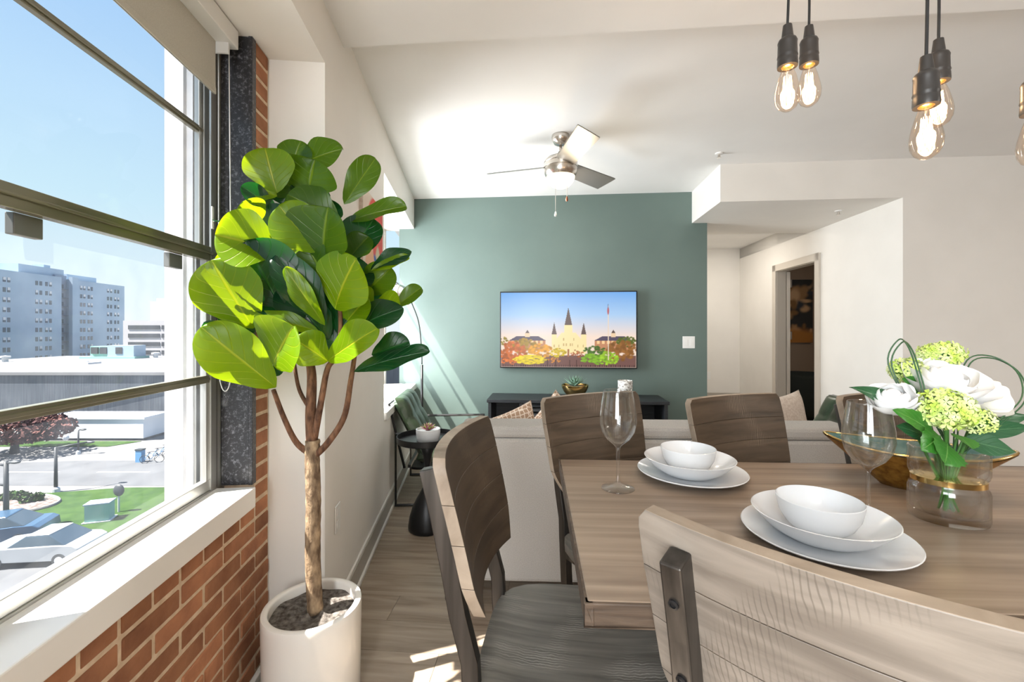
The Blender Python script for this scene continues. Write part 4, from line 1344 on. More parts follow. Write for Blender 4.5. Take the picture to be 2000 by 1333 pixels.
# local: x right along the wall, z up
part('cabinet', MB().box(0, tvw, 0, 0.06, 0, 0.795), M['black_metal'], tvo, bev=0.004)
link('screen', paint_mesh('screen', tvw - 0.024, 0.795 - 0.024, 300, 168, tv_pic, 'screen', Matrix.Translation((0.012, -0.0012, 0.012)) @ Matrix(((1, 0, 0, 0), (0, 0, -1, 0), (0, 1, 0, 0), (0, 0, 0, 1)))), tvo)
part('wall_bracket', MB().box(0.5, 0.9, 0.06, 0.069, 0.2, 0.6), M['black_metal'], tvo)

co = thing('media_console', 'low black media console with slatted doors below the television', 'console', rm(-0.595 + 0.005, 4.19), PSI)
CW, CD, CH = 1.68, 0.42, 0.655
part('body', MB().box(0, 0.03, 0, CD, 0.10, CH - 0.03).box(CW - 0.03, CW, 0, CD, 0.10, CH - 0.03).box(0, CW, CD - 0.02, CD, 0.10, CH - 0.03).box(0, CW, 0, CD, 0.10, 0.13).box(0.30, 0.33, 0, CD, 0.13, CH - 0.03).box(1.35, 1.38, 0, CD, 0.13, CH - 0.03), M['black_wood'], co, bev=0.002)
part('top', MB().box(-0.012, CW + 0.012, -0.015, CD, CH - 0.03, CH), M['black_wood'], co, bev=0.003)
for x0, x1 in ((0.335, 0.84), (0.85, 1.345)):
    dd = part('sliding_door', MB().box(x0, x0 + 0.03, 0.004, 0.022, 0.13, CH - 0.03).box(x1 - 0.03, x1, 0.004, 0.022, 0.13, CH - 0.03), M['black_wood'], co)
    for k in range(11):
        zz = 0.145 + k * 0.044
        part('slat', MB().add([(x0 + 0.03, 0.006, zz), (x1 - 0.03, 0.006, zz), (x1 - 0.03, 0.022, zz + 0.024), (x0 + 0.03, 0.022, zz + 0.024), (x0 + 0.03, 0.006, zz + 0.006), (x1 - 0.03, 0.006, zz + 0.006), (x1 - 0.03, 0.022, zz + 0.030), (x0 + 0.03, 0.022, zz + 0.030)],
             [(0, 3, 2, 1), (4, 5, 6, 7), (0, 1, 5, 4), (1, 2, 6, 5), (2, 3, 7, 6), (3, 0, 4, 7)]), M['black_wood'], dd)
for x in (0.03, CW - 0.08):
    for y in (0.02, CD - 0.07):
        part('leg', MB().box(x, x + 0.05, y, y + 0.05, 0, 0.10), M['black_wood'], co)

def succulent(name, loc, label, pot_prof, pot_mat, n_leaf, ll, lw, cols, group=None, lobes=0):
    o = thing(name, label, 'plant', loc)
    part('pot', MB().lathe(pot_prof, 40), pot_mat, o, auto=60)
    ztop = max(p[1] for p in pot_prof) - 0.012
    rr = max(p[0] for p in pot_prof) * 0.82
    part('soil', MB().lathe([(0, ztop), (rr, ztop - 0.004)], 24), M['soil'], o)
    for i in range(n_leaf):
        a = i * 2.399
        q = (i + 0.5) / n_leaf
        el = R(78) * (1 - q) + R(14) * q
        d = Vector((math.cos(a) * math.cos(el), math.sin(a) * math.cos(el), math.sin(el)))
        sd = Vector((-math.sin(a), math.cos(a), 0))
        nn = d.cross(sd) * -1
        L0 = ll * (0.7 + 0.45 * q)
        mb = MB()
        vs, fs = [], []
        K = 6
        for k in range(K + 1):
            s_ = k / K
            w = lw * (0.55 + 0.45 * math.sin(PI * min(1, s_ * 1.2))) * (1 - s_ ** 2.2) + 0.0006
            c = Vector((0, 0, ztop)) + d * (L0 * s_) + nn * (0.10 * L0 * s_ * s_ * -1)
            vs += [c - sd * w, c - nn * w * 0.28 * -1, c + sd * w, c - nn * w * 0.35]
        for k in range(K):
            for j in range(4):
                fs.append((4 * k + j, 4 * k + (j + 1) % 4, 4 * k + 4 + (j + 1) % 4, 4 * k + 4 + j))
        part('leaf', mb.add(vs, fs), cols[i % len(cols)], o, smooth=True)
    return o
ctop = CH + 0.0005
cp = rm(0.165 + 0.03, 4.37, ctop)
succulent('potted_succulent', px(1123, 645, 4.33) * 1.0 + Vector((0, 0, ctop - EYE)), 'spiky green succulent in a gold bowl on the console',
          [(0, 0), (0.055, 0.0), (0.062, 0.004), (0.110, 0.060), (0.132, 0.105), (0.134, 0.125), (0.129, 0.128), (0.120, 0.110), (0, 0.100)], M['gold'], 26, 0.135, 0.020, [M['succulent']])
cnd = thing('candle_holder', 'white speckled candle holder on the console', 'candle holder', px(1221, 645, 4.33) + Vector((0, 0, ctop - EYE)))
M['speckle'] = noise_col(mat('speckled_white', rough=0.5), S(150, 140, 132), S(240, 238, 234), 55, 6, lo=0.38, hi=0.52, bump=0.6)
part('cup', MB().lathe([(0, 0), (0.066, 0), (0.069, 0.004), (0.071, 0.165), (0.0705, 0.168), (0.064, 0.168), (0.063, 0.12), (0, 0.12)], 40), M['speckle'], cnd, auto=50)
part('candle', MB().lathe([(0, 0.12), (0.055, 0.12), (0.055, 0.155), (0.0, 0.152)], 28), M['petal_cream'], cnd, auto=50)

# ================================================================== SOFA
so = thing('sofa', 'light grey fabric sofa seen from behind the dining table', 'sofa', (-0.247, 2.08, 0), R(-2.1))
SL, SH_ = 1.84, 0.868
M['sofa_leg'] = M['leg_wood']
part('back', MB().box(0.0, SL, 0.0, 0.19, 0.13, SH_ - 0.055), M['sofa'], so, bev=0.02)
part('back_top', MB().box(-0.002, SL + 0.002, -0.004, 0.195, SH_ - 0.058, SH_), M['sofa'], so, bev=0.018)
part('base', MB().box(0.0, SL, 0.15, 0.90, 0.13, 0.32), M['sofa'], so, bev=0.02)
for x0 in (0.0, SL - 0.15):
    part('arm', MB().box(x0, x0 + 0.15, 0.16, 0.90, 0.13, 0.62), M['sofa'], so, bev=0.03)
for x0, x1 in ((0.155, SL / 2 - 0.004), (SL / 2 + 0.004, SL - 0.155)):
    part('seat_cushion', MB().box(x0, x1, 0.26, 0.91, 0.32, 0.43), M['sofa'], so, bev=0.03)
    part('back_cushion', MB().box(x0, x1, 0.19, 0.30, 0.43, 0.76), M['sofa'], so, bev=0.04)
for x, y in ((0.03, 0.03), (SL - 0.07, 0.03), (0.03, 0.83), (SL - 0.07, 0.83)):
    part('leg', MB().add([(x, y, 0.13), (x + 0.05, y, 0.13), (x + 0.05, y + 0.05, 0.13), (x, y + 0.05, 0.13), (x + 0.012, y + 0.012, 0), (x + 0.038, y + 0.012, 0), (x + 0.038, y + 0.038, 0), (x + 0.012, y + 0.038, 0)],
         [(0, 1, 2, 3), (7, 6, 5, 4), (0, 4, 5, 1), (1, 5, 6, 2), (2, 6, 7, 3), (3, 7, 4, 0)]), M['leg_wood'], so)

def pillow(name, loc, size, thick, rot, label, m):
    n = 16
    def P(u, v_, sgn):
        a, b = 2 * u - 1, 2 * v_ - 1
        pin = 1 - 0.10 * (1 - a * a) * abs(b) ** 3
        pin2 = 1 - 0.10 * (1 - b * b) * abs(a) ** 3
        h = thick / 2 * ((1 - a ** 4) * (1 - b ** 4)) ** 0.55
        return (a * size / 2 * pin2, sgn * h, b * size / 2 * pin)
    mb = MB()
    mb.grid(lambda u, v_: P(u, v_, -1), n, n)
    mb.grid(lambda u, v_: P(1 - u, v_, 1), n, n)
    o = part(name, mb, m, None, smooth=True)
    o.location = loc
    o.rotation_euler = rot
    return tag(o, label, 'pillow', 'throw pillows')
pl = px(995, 800, 2.46)
pillow('throw_pillow', (-0.014, 2.44, 0.672), 0.40, 0.13, (R(-12), R(-20), R(0)), 'beige patterned throw pillow at the window end of the sofa', M['pillow'])
pillow('throw_pillow', (0.262, 2.56, 0.690), 0.40, 0.13, (R(-12), R(45), R(0)), 'beige patterned throw pillow leaning behind the dark stool back', M['pillow'])

# ================================================================== ARMCHAIRS
def armchair(loc, rotz, label):
    o = thing('armchair', label, 'armchair', loc, rotz, 'green leather armchairs')
    # local: faces +x, width along y 0..0.70
    w = 0.70
    for y in (0.0, w):
        part('side_frame', MB().tube([(0, y, 0.545), (0.66, y, 0.545), (0.66, y, 0.012), (0, y, 0.012)], 0.0125, 4, True), M['black_metal'], o)
    part('cross_bar', MB().bar((0.10, 0, 0.30), (0.10, w, 0.30), 0.022, 0.022), M['black_metal'], o)
    part('cross_bar', MB().bar((0.62, 0, 0.30), (0.62, w, 0.30), 0.022, 0.022), M['black_metal'], o)
    def tuft(s, t):
        return 0.014 * (abs(math.sin(PI * 3 * s)) ** 0.6) * (abs(math.sin(PI * 3 * t)) ** 0.6) + 0.012
    def back(sg):
        def P(s, t):
            y = 0.06 + (w - 0.12) * s
            base = Vector((0.24, y, 0.28)).lerp(Vector((-0.02, y, 0.80)), t)
            nrm = Vector((0.894, 0, 0.447))
            edge = min(1, 12 * min(s, 1 - s, t, 1 - t)) ** 0.5
            return base + nrm * (sg * (0.040 * edge + (tuft(s, t) if sg > 0 else 0) * edge))
        return P
    mb = MB()
    mb.grid(back(1), 30, 30)
    f = back(-1)
    mb.grid(lambda s, t: f(1 - s, t), 12, 12)
    part('backrest', mb, M['leather'], o, smooth=True)
    def seat(sg):
        def P(s, t):
            edge = min(1, 12 * min(s, 1 - s, t, 1 - t)) ** 0.5
            return Vector((0.14 + 0.56 * t, 0.06 + (w - 0.12) * s, 0.335 + 0.05 * t + sg * (0.045 * edge + (tuft(s, t) if sg > 0 else 0) * edge)))
        return P
    mb = MB()
    mb.grid(lambda s, t: seat(1)(1 - s, t), 30, 30)
    mb.grid(seat(-1), 12, 12)
    part('seat_cushion', mb, M['leather'], o, smooth=True)
    part('back_rail', MB().tube([(0.06, 0.03, 0.28), (-0.055, 0.03, 0.76), (-0.055, w - 0.03, 0.76), (0.06, w - 0.03, 0.28)], 0.010, 6), M['black_metal'], o)
    return o
armchair((-0.868, 3.285, 0), R(4), 'green leather armchair with black metal frame beside the far window')
armchair((2.58, 3.62, 0), R(172), 'green leather armchair against the white wall at the hall')
pillow('throw_pillow', (2.03, 3.27, 0.635), 0.42, 0.14, (R(-8), R(-6), R(22)), 'cream speckled pillow on the far right armchair', M['pillow_plain'])

# side table
st_ = thing('side_table', 'round black tray side table on an hourglass base', 'side table', px(835, 645, 2.93) - Vector((0, 0, EYE)))
part('base', MB().lathe([(0, 0), (0.118, 0.0), (0.125, 0.006), (0.126, 0.03), (0.118, 0.085), (0.098, 0.150), (0.068, 0.210), (0.038, 0.262), (0.020, 0.305), (0.014, 0.340), (0.014, 0.36), (0.018, 0.42), (0.034, 0.50), (0.062, 0.585), (0.0, 0.585)], 48), M['black_metal'], st_, smooth=True)
part('tray', MB().lathe([(0, 0.580), (0.196, 0.580), (0.200, 0.584), (0.201, 0.622), (0.196, 0.622), (0.194, 0.592), (0, 0.592)], 56), M['black_metal'], st_, auto=40)
M['succ_pink'] = mat('pink_succulent', S(150, 74, 100), 0.5)
M['succ_lime'] = mat('lime_succulent', S(150, 176, 70), 0.5)
M['succ_rose'] = mat('pale_rose_succulent', S(206, 160, 160), 0.5)
succulent('potted_succulent', st_.location + Vector((0.010, -0.03, 0.5925)), 'pink and lime succulents in a white bowl on the side table',
          [(0, 0), (0.068, 0.0), (0.074, 0.004), (0.080, 0.060), (0.079, 0.078), (0.074, 0.079), (0.070, 0.066), (0, 0.066)], M['ceramic'], 44, 0.062, 0.012, [M['succ_pink'], M['succ_lime'], M['succ_rose']])

# arc floor lamp in the far bay
LY = 4.30
base = px(824, 645, LY)
lp = thing('floor_lamp', 'arched black floor lamp with a chrome dome shade by the far window', 'lamp', Vector((base.x, LY, 0)))
part('base', MB().lathe([(0, 0), (0.14, 0), (0.14, 0.02), (0.02, 0.03), (0, 0.03)], 40), M['black_metal'], lp, auto=40)
part('pole', MB().tube([(0, 0, 0.02), (0, 0, 0.98)], 0.013, 12), M['black_metal'], lp, smooth=True)
arc = smooth_pts([px(x, y, LY) - lp.location for x, y in ((824, 712), (823, 680), (818, 632), (806, 597), (793, 570), (775, 553), (762, 549))], 6)
part('arc', MB().tube(arc, 0.006, 8), M['black_metal'], lp, smooth=True)
sc_ = px(776, 578, LY) - lp.location
part('shade', MB().lathe([(0.0, 0.115), (0.03, 0.112), (0.075, 0.092), (0.105, 0.055), (0.118, 0.0), (0.119, -0.085), (0.116, -0.085), (0.115, 0.0), (0.10, 0.052), (0.07, 0.088), (0.0, 0.108)], 40, sc_), mat('mirror_chrome', (0.8, 0.78, 0.75), 0.06, 1.0), lp, smooth=True)
part('shade_lining', MB().lathe([(0.1145, -0.083), (0.113, 0.0), (0.098, 0.050), (0.06, 0.088), (0.0, 0.105)], 40, sc_), mat('gold_lining', S(220, 150, 50), 0.3, 0.8), lp, smooth=True)
part('bulb', MB().ball(sc_ + Vector((0, 0, 0.0)), 0.03, 0.03, 0.04), M['white_plastic'], lp, smooth=True)

# ================================================================== CEILING FAN
FC = Vector((0.352, 3.19, HC))
fan = thing('ceiling_fan', 'brushed nickel three-blade ceiling fan with a lit bowl', 'ceiling fan', FC)
part('canopy', MB().lathe([(0, 0), (0.064, 0.0), (0.066, -0.012), (0.060, -0.040), (0.045, -0.062), (0.022, -0.072), (0, -0.072)], 36), M['chrome'], fan, smooth=True)
part('downrod', MB().tube([(0, 0, -0.065), (0, 0, -0.16)], 0.0105, 14), M['chrome'], fan, smooth=True)
part('collar', MB().lathe([(0, -0.118), (0.018, -0.120), (0.026, -0.150), (0.030, -0.155), (0, -0.155)], 24), M['chrome'], fan, smooth=True)
part('housing', MB().lathe([(0, -0.150), (0.06, -0.152), (0.098, -0.166), (0.117, -0.185), (0.121, -0.200), (0.118, -0.203), (0.121, -0.206), (0.122, -0.236), (0.118, -0.239), (0.122, -0.242), (0.120, -0.268), (0.112, -0.288), (0.104, -0.300), (0, -0.300)], 48), M['chrome'], fan, auto=30)
part('light_bowl', MB().lathe([(0.104, -0.296), (0.102, -0.312), (0.090, -0.340), (0.066, -0.366), (0.034, -0.381), (0, -0.386)], 40), emis('lit_opal_glass', (1.0, 0.84, 0.56), 2.6), fan, smooth=True)
for ang in (163, 43, -79):
    def P(s, t):
        r_ = 0.095 + 0.475 * t
        w = 0.062 + 0.014 * t
        x = r_ - 0.03 * (s - 0.5) * (1 if t > 0.5 else 0)
        return Vector((x, (s - 0.5) * 2 * w, -0.218 - (s - 0.5) * 2 * w * 0.34))
    mb = MB()
    mb.grid(P, 6, 10)
    mb.grid(lambda s, t: P(1 - s, t) + Vector((0, 0, -0.006)), 6, 10)
    b_ = part('blade', mb, M['blade'], fan)
    b_.rotation_euler = (0, 0, R(ang))
for x, y, ln, nm in ((-0.042, -0.05, 0.27, 'silver'), (0.042, -0.03, 0.155, 'brass')):
    c_ = part('pull_chain', MB().tube([(x, y, -0.30), (x, y, -0.30 - ln)], 0.0022, 6), M['bead'], fan)
    part('pull_knob', MB().lathe([(0, -0.012), (0.008, -0.008), (0.009, 0.004), (0.004, 0.024), (0, 0.027)], 12, (x, y, -0.30 - ln - 0.02)), M['white_plastic'] if nm == 'silver' else M['leg_wood'], c_, smooth=True)
fl_d = bpy.data.lights.new('fan_bulb', 'POINT')
fl_d.energy, fl_d.color, fl_d.shadow_soft_size = 6, (1.0, 0.82, 0.58), 0.08
fo_ = bpy.data.objects.new('fan_bulb', fl_d)
COL.objects.link(fo_)
fo_.location = FC + Vector((0, 0, -0.47))

# sprinklers
def sprinkler(loc, label):
    o = thing('sprinkler', label, 'sprinkler', loc, 0, 'ceiling sprinklers')
    part('escutcheon', MB().lathe([(0, 0), (0.030, 0), (0.028, -0.006), (0.010, -0.010), (0, -0.010)], 24), M['ceil'], o, auto=40)
    part('head', MB().lathe([(0, -0.008), (0.009, -0.010), (0.009, -0.030), (0.016, -0.034), (0.016, -0.038), (0, -0.038)], 16), M['chrome'], o, auto=40)
sprinkler((1.65, 3.51, HC), 'small sprinkler head on the high ceiling near the soffit')
sprinkler((2.98, 4.02, HB), 'small sprinkler head under the hall soffit')

# ================================================================== PENDANT BULBS
M['socket'] = mat('bakelite_socket', (0.026, 0.023, 0.021), 0.35)
M['cord'] = mat('black_cord', (0.012, 0.012, 0.012), 0.7)
M['bulb_glass'] = thin_glass('amber_bulb_glass', 1.45, (1.0, 0.92, 0.84), 0.0)
M['filament'] = emis('glowing_filament', (1.0, 0.72, 0.38), 16)
M['brass_glow'] = mat('brass_thread', (0.85, 0.50, 0.16), 0.3, 0.9)
def pendant(bx, by, Y, label, dx=0.0):
    c = px(bx, by, Y)                       # centre of the bulb
    o = thing('pendant_bulb', label, 'pendant lamp', Vector((c.x, c.y, c.z)), 0, 'filament bulb pendants over the table')
    prof = [(0.0135, 0.052), (0.0145, 0.045), (0.022, 0.022), (0.029, -0.008), (0.0315, -0.026), (0.0295, -0.045), (0.022, -0.060), (0.010, -0.069), (0.0, -0.0715)]
    inner = [(r - 0.0008, z + 0.0004) for r, z in prof][::-1]
    inner = [(max(0, r), z) for r, z in inner]
    part('bulb', MB().lathe(prof, 32), M['bulb_glass'], o, smooth=True)
    part('screw_base', MB().lathe([(0, 0.050), (0.0130, 0.050), (0.0200, 0.056), (0.0205, 0.060), (0.0, 0.060)], 24), M['brass_glow'], o, smooth=True)
    part('socket', MB().lathe([(0.0215, 0.052), (0.0248, 0.052), (0.0254, 0.057), (0.0248, 0.072), (0.0236, 0.076), (0.0254, 0.080), (0.0242, 0.085), (0.0234, 0.116), (0.0242, 0.121), (0.0215, 0.128), (0.0150, 0.133), (0.0145, 0.138), (0.0110, 0.168), (0.0, 0.169)], 28), M['socket'], o, auto=45)
    fm = MB()
    for k in range(11):
        a0, a1 = 2 * PI * k / 11, 2 * PI * (k + 0.5) / 11
        fm.tube([(0.009 * math.cos(a0), 0.009 * math.sin(a0), 0.026), (0.0145 * math.cos(a1), 0.0145 * math.sin(a1), -0.050), (0.009 * math.cos(a1 + 0.28), 0.009 * math.sin(a1 + 0.28), 0.026)], 0.0005, 5)
    fo = part('filament', fm, M['filament'], o)
    part('glass_stem', MB().tube([(0, 0, 0.05), (0, 0, 0.02), (0, 0, -0.05)], [0.005, 0.003, 0.0012], 8), M['glass'], o, smooth=True)
    top = HN - c.z
    pts = smooth_pts([Vector((0, 0, 0.166)), Vector((0.002 + dx * 0.2, 0, 0.145 + (top - 0.145) * 0.3)), Vector((dx * 0.6 - 0.004, 0, 0.145 + (top - 0.145) * 0.65)), Vector((dx, 0, top))], 6)
    part('cord', MB().tube(pts, 0.0034, 8), M['cord'], o, smooth=True)
    d = bpy.data.lights.new('bulb_light', 'POINT')
    d.energy, d.color, d.shadow_soft_size = 2.0, (1.0, 0.66, 0.36), 0.02
    l = bpy.data.objects.new('bulb_light', d)
    COL.objects.link(l)
    l.location = c + Vector((0, 0, -0.01))
pendant(1538, 168, 1.22, 'leftmost filament pendant bulb, nearer of its pair', 0.010)
pendant(1580, 162, 1.31, 'filament pendant bulb just right of the leftmost one', -0.006)
pendant(1809, 252, 1.02, 'lowest filament pendant bulb over the vase', 0.006)
pendant(1833, 198, 1.20, 'filament pendant bulb half hidden behind the lowest one', -0.004)
pendant(2022, 266, 1.02, 'filament pendant bulb cut by the right edge of the picture', 0.0)

# bedroom glimpse
def art2(u, v_):
    img = np.tile(np.array(S(38, 36, 34)), (len(u), 1))
    r = np.random.RandomState(5)
    for k in range(60):
        img = lay(img, blob(u, v_, r.uniform(0, 1), r.uniform(0, 1), r.uniform(.03, .14), r.uniform(.02, .10), 0.3), S(*[(150, 112, 70), (40, 44, 52), (190, 150, 110), (120, 84, 40), (30, 28, 28)][k % 5]))
    img = lay(img, blob(u, v_, 0.6, 0.08, 0.5, 0.14, 0.3), S(170, 110, 40))
    return img
pa = rm(4.34, 7.39)
ba = thing('bedroom_painting', 'dark framed painting glimpsed through the bedroom doorway', 'painting', rm(3.45, 7.398, 1.12), PSI)
part('stretcher', MB().box(0, 0.7, -0.04, 0, 0, 1.0), M['black_metal'], ba)
link('canvas', paint_mesh('canvas', 0.7, 1.0, 40, 56, art2, 'art', Matrix.Translation((0, -0.0412, 0)) @ Matrix(((1, 0, 0, 0), (0, 0, -1, 0), (0, 1, 0, 0), (0, 0, 0, 1)))), ba)
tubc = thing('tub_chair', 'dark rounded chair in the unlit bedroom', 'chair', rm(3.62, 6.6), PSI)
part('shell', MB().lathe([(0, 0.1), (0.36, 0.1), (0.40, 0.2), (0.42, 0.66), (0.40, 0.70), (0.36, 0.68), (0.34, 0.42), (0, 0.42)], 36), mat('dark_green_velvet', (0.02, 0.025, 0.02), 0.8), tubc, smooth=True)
for k in range(4):
    part('leg', MB().tube([(0.25 * math.cos(k * PI / 2 + .8), 0.25 * math.sin(k * PI / 2 + .8), 0), (0.25 * math.cos(k * PI / 2 + .8), 0.25 * math.sin(k * PI / 2 + .8), 0.12)], 0.018, 8), M['black_metal'], tubc)

# ================================================================== OUTSIDE
GZ = EYE - 11.0
def gp(x, y):
    Y = F * 11.0 / (y - 645)
    return Vector(((x - 1000) / F * Y, Y, GZ))
M['asphalt'] = noise_col(mat('asphalt', rough=0.9), (0.068, 0.072, 0.079), (0.09, 0.094, 0.10), 0.6)
M['pave'] = noise_col(mat('pale_paving', rough=0.9), (0.136, 0.134, 0.132), (0.17, 0.168, 0.165), 0.8)
M['lawn'] = noise_col(mat('lawn', rough=1.0, spec=0.1), (0.019, 0.048, 0.009), (0.034, 0.072, 0.014), 1.5, 6)
M['mulch'] = noise_col(mat('mulch', rough=1.0, spec=0.1), (0.10, 0.075, 0.065), (0.22, 0.20, 0.19), 4, 6)
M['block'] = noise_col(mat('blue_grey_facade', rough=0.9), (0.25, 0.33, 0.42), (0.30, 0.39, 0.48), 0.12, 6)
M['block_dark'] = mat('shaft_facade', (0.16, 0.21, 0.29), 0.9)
M['far_white'] = mat('pale_facade', (0.52, 0.53, 0.55), 0.9)
M['far_pane'] = mat('far_window_glass', (0.05, 0.07, 0.10), 0.15)
M['roof_white'] = noise_col(mat('white_membrane_roof', rough=0.8), (0.16, 0.16, 0.165), (0.19, 0.19, 0.195), 0.15)
M['dark_fac'] = noise_col(mat('dark_panel_facade', rough=0.7), (0.035, 0.045, 0.065), (0.065, 0.08, 0.10), 1.2, 5, (6, 1, 0.2))
M['white_wall_out'] = mat('whitewashed_wall', (0.62, 0.66, 0.72), 0.9)
M['copper'] = mat('verdigris', (0.22, 0.42, 0.38), 0.7)
M['garage'] = mat('garage_concrete', (0.40, 0.39, 0.40), 0.9)
M['garage_gap'] = mat('garage_opening', (0.03, 0.035, 0.045), 0.8)
M['post'] = mat('dark_post', (0.03, 0.035, 0.04), 0.5)
M['paint_white'] = mat('road_paint', (0.36, 0.36, 0.36), 0.8)
M['tree_red'] = noise_col(mat('plum_foliage', rough=0.9, spec=0.1), (0.040, 0.022, 0.026), (0.14, 0.065, 0.055), 0.9)
M['shrub'] = noise_col(mat('shrub_foliage', rough=0.9, spec=0.1), (0.02, 0.045, 0.012), (0.05, 0.09, 0.025), 3)

def slab(name, poly, z0, z1, m, label):
    o = struct(name, MB().prism(poly, z0, z1), m, label=label)
    return o
slab('ground', [(-300, 10), (60, 10), (60, 320), (-300, 320)], GZ - 0.5, GZ, M['pave'], 'pale paving around the street outside')
slab('street', [(-120, 31.2), (20, 31.0), (20, 37.0), (-36, 37.0), (-52, 35.2), (-120, 34.0)], GZ - 0.2, GZ + 0.02, M['asphalt'], 'asphalt street outside the window')
slab('lawn', [(-60, 29.6), (-31, 29.6), (-27, 30.6), (-10, 30.9), (10, 30.9), (10, 22.8), (-60, 22.6)], GZ - 0.2, GZ + 0.05, M['lawn'], 'green lawn between the street and the car park')
slab('lawn', [(-60, 41.4), (-38, 41.4), (-36.5, 43.4), (-60, 43.4)], GZ - 0.2, GZ + 0.05, M['lawn'], 'strip of lawn below the white wall')
slab('car_park', [(-60, 10), (10, 10), (10, 22.3), (-60, 22.3)], GZ - 0.2, GZ + 0.01, M['asphalt'], 'car park below the window')
slab('kerb', [(-60, 22.3), (10, 22.5), (10, 22.8), (-60, 22.6)], GZ - 0.2, GZ + 0.12, M['white_wall_out'], 'pale kerb along the lawn')
for k in range(4):
    struct('road_marking', MB().box(-46 + k * 7, -42 + k * 7, 33.9, 34.1, GZ + 0.02, GZ + 0.03), M['paint_white'])
# planting bed
bedc = gp(14, 990)
bed_o = thing('planting_bed', 'oval mulched planting bed on the lawn', 'flower bed', Vector((bedc.x - 1.6, bedc.y, GZ + 0.05)))
part('mulch', MB().lathe([(0, 0.10), (2.2, 0.10), (3.0, 0.04), (3.05, 0.0)], 48, sx=1.45, sy=0.62), M['mulch'], bed_o)
part('edging', MB().tube([(4.45 * math.cos(a), 1.92 * math.sin(a), 0.05) for a in [2 * PI * k / 48 for k in range(48)]], 0.09, 6, True), M['pave'], bed_o)
def foliage(n, c, rx, ry, rz, size, r):
    mb = MB()
    for i in range(n):
        a, z = r.uniform(0, 2 * PI), r.uniform(-1, 1)
        q = r.uniform(0.35, 1.0) ** 0.5
        s_ = math.sqrt(1 - z * z)
        p = Vector((c[0] + rx * q * s_ * math.cos(a), c[1] + ry * q * s_ * math.sin(a), c[2] + rz * q * z))
        u = Vector((r.uniform(-1, 1), r.uniform(-1, 1), r.uniform(-1, 1))).normalized()
        v2 = u.orthogonal().normalized()
        k = size * r.uniform(0.6, 1.3)
        mb.add([p - u * k, p + v2 * k * 0.6, p + u * k, p - v2 * k * 0.6], [(0, 1, 2, 3)])
    return mb
rs = random.Random(11)
for i, (bx, by, lab) in enumerate(((54, 985, 'low green shrub in the middle of the planting bed'), (72, 982, 'low green shrub at the right of the planting bed'), (38, 978, 'low green shrub at the back of the planting bed'), (14, 980, 'low green shrub at the left of the planting bed'))):
    c = gp(bx, by)
    sb = thing('shrub', lab, 'shrub', c + Vector((0, 0, 0.1)), 0, 'shrubs in the planting bed')
    fo = part('foliage', foliage(120, (0, 0, 0.25), 0.42, 0.42, 0.28, 0.11, rs), M['shrub'], sb)
    fo['kind'] = 'stuff'
    part('stem', MB().tube([(0, 0, -0.1), (0, 0, 0.25)], 0.03, 6), M['post'], sb)
# plum tree
tc_ = gp(28, 886)
tr = thing('plum_tree', 'broad dark red-leaved tree beside the street', 'tree', tc_)
part('trunk', MB().tube([(0, 0, 0), (0.05, 0, 0.8), (0.0, 0.1, 1.6)], [0.34, 0.26, 0.2], 10), M['post'], tr, smooth=True)
for a in (0.3, 2.0, 3.6, 5.0):
    part('branch', MB().tube([(0, 0, 0.9), (1.2 * math.cos(a), 0.9 * math.sin(a), 1.8), (2.2 * math.cos(a), 1.6 * math.sin(a), 2.5)], [0.16, 0.1, 0.05], 7), M['post'], tr, smooth=True)
fo = part('foliage', MB(), M['tree_red'], tr)
mbt = foliage(2600, (0.6, 0, 2.3), 4.2, 3.0, 1.35, 0.20, rs)
fo.data = mbt.mesh('foliage', M['tree_red'])
fo['kind'] = 'stuff'

# flat-roofed building across the street
fb = thing('flat_roof_building', 'dark low building with a white flat roof across the street', 'building', (-48, 50, GZ))
zr = EYE - 4.77 - GZ
part('upper_storey', MB().box(-34, 30, 0, 31, EYE - 9.5 - GZ, zr - 0.35), M['dark_fac'], fb)
part('recessed_ground_floor', MB().box(-34, 30, 3.0, 31, 0, EYE - 9.5 - GZ), M['garage_gap'], fb)
part('roof', MB().box(-34.2, 30.2, -0.2, 31.2, zr - 0.35, zr), M['roof_white'], fb)
for x in (-28, -19, -10, 6.6, 14.5, 22):
    part('column', MB().box(x, x + 0.9, 0.5, 1.4, 0, EYE - 9.5 - GZ), M['white_wall_out'], fb)
def roof_thing(name, x, y, Y, label, cat, build):
    o = thing(name, label, cat, Vector(((x - 1000) / F * Y, Y, GZ + zr)))
    build(o)
ru_y = 74.0
def hvac(o):
    part('housing', MB().box(-1.2, 3.2, -0.8, 1.6, 0.35, 2.2), M['block'], o)
    part('housing', MB().box(-4.2, -1.3, -0.6, 1.4, 0.35, 2.05), M['copper'], o)
    for x in (-3.9, -2.4, 0.2):
        part('louvre', MB().box(x, x + 1.1, -0.86, -0.6, 0.8, 1.9), M['garage_gap'], o)
    part('curb', MB().box(-5.6, 3.6, -1.1, 1.9, 0.0, 0.35), M['copper'], o)
roof_thing('rooftop_unit', 232, 0, ru_y, 'large rooftop air-handling unit on the white roof', 'machine', hvac)
def skylight(o):
    part('curb', MB().box(-2.4, 2.4, -1.0, 1.0, 0, 0.25), M['far_white'], o)
    part('dome', MB().ball((0, 0, 0.25), 1.5, 0.8, 0.45), M['far_white'], o, smooth=True)
roof_thing('skylight', 152, 0, 62.0, 'low white skylight on the flat roof', 'skylight', skylight)
def vent(o):
    part('stack', MB().lathe([(0, 0), (0.35, 0), (0.35, 0.6), (0, 0.6)], 14), M['far_white'], o)
    part('cap', MB().lathe([(0, 0.6), (0.6, 0.6), (0.6, 0.85), (0, 0.95)], 14), M['far_white'], o)
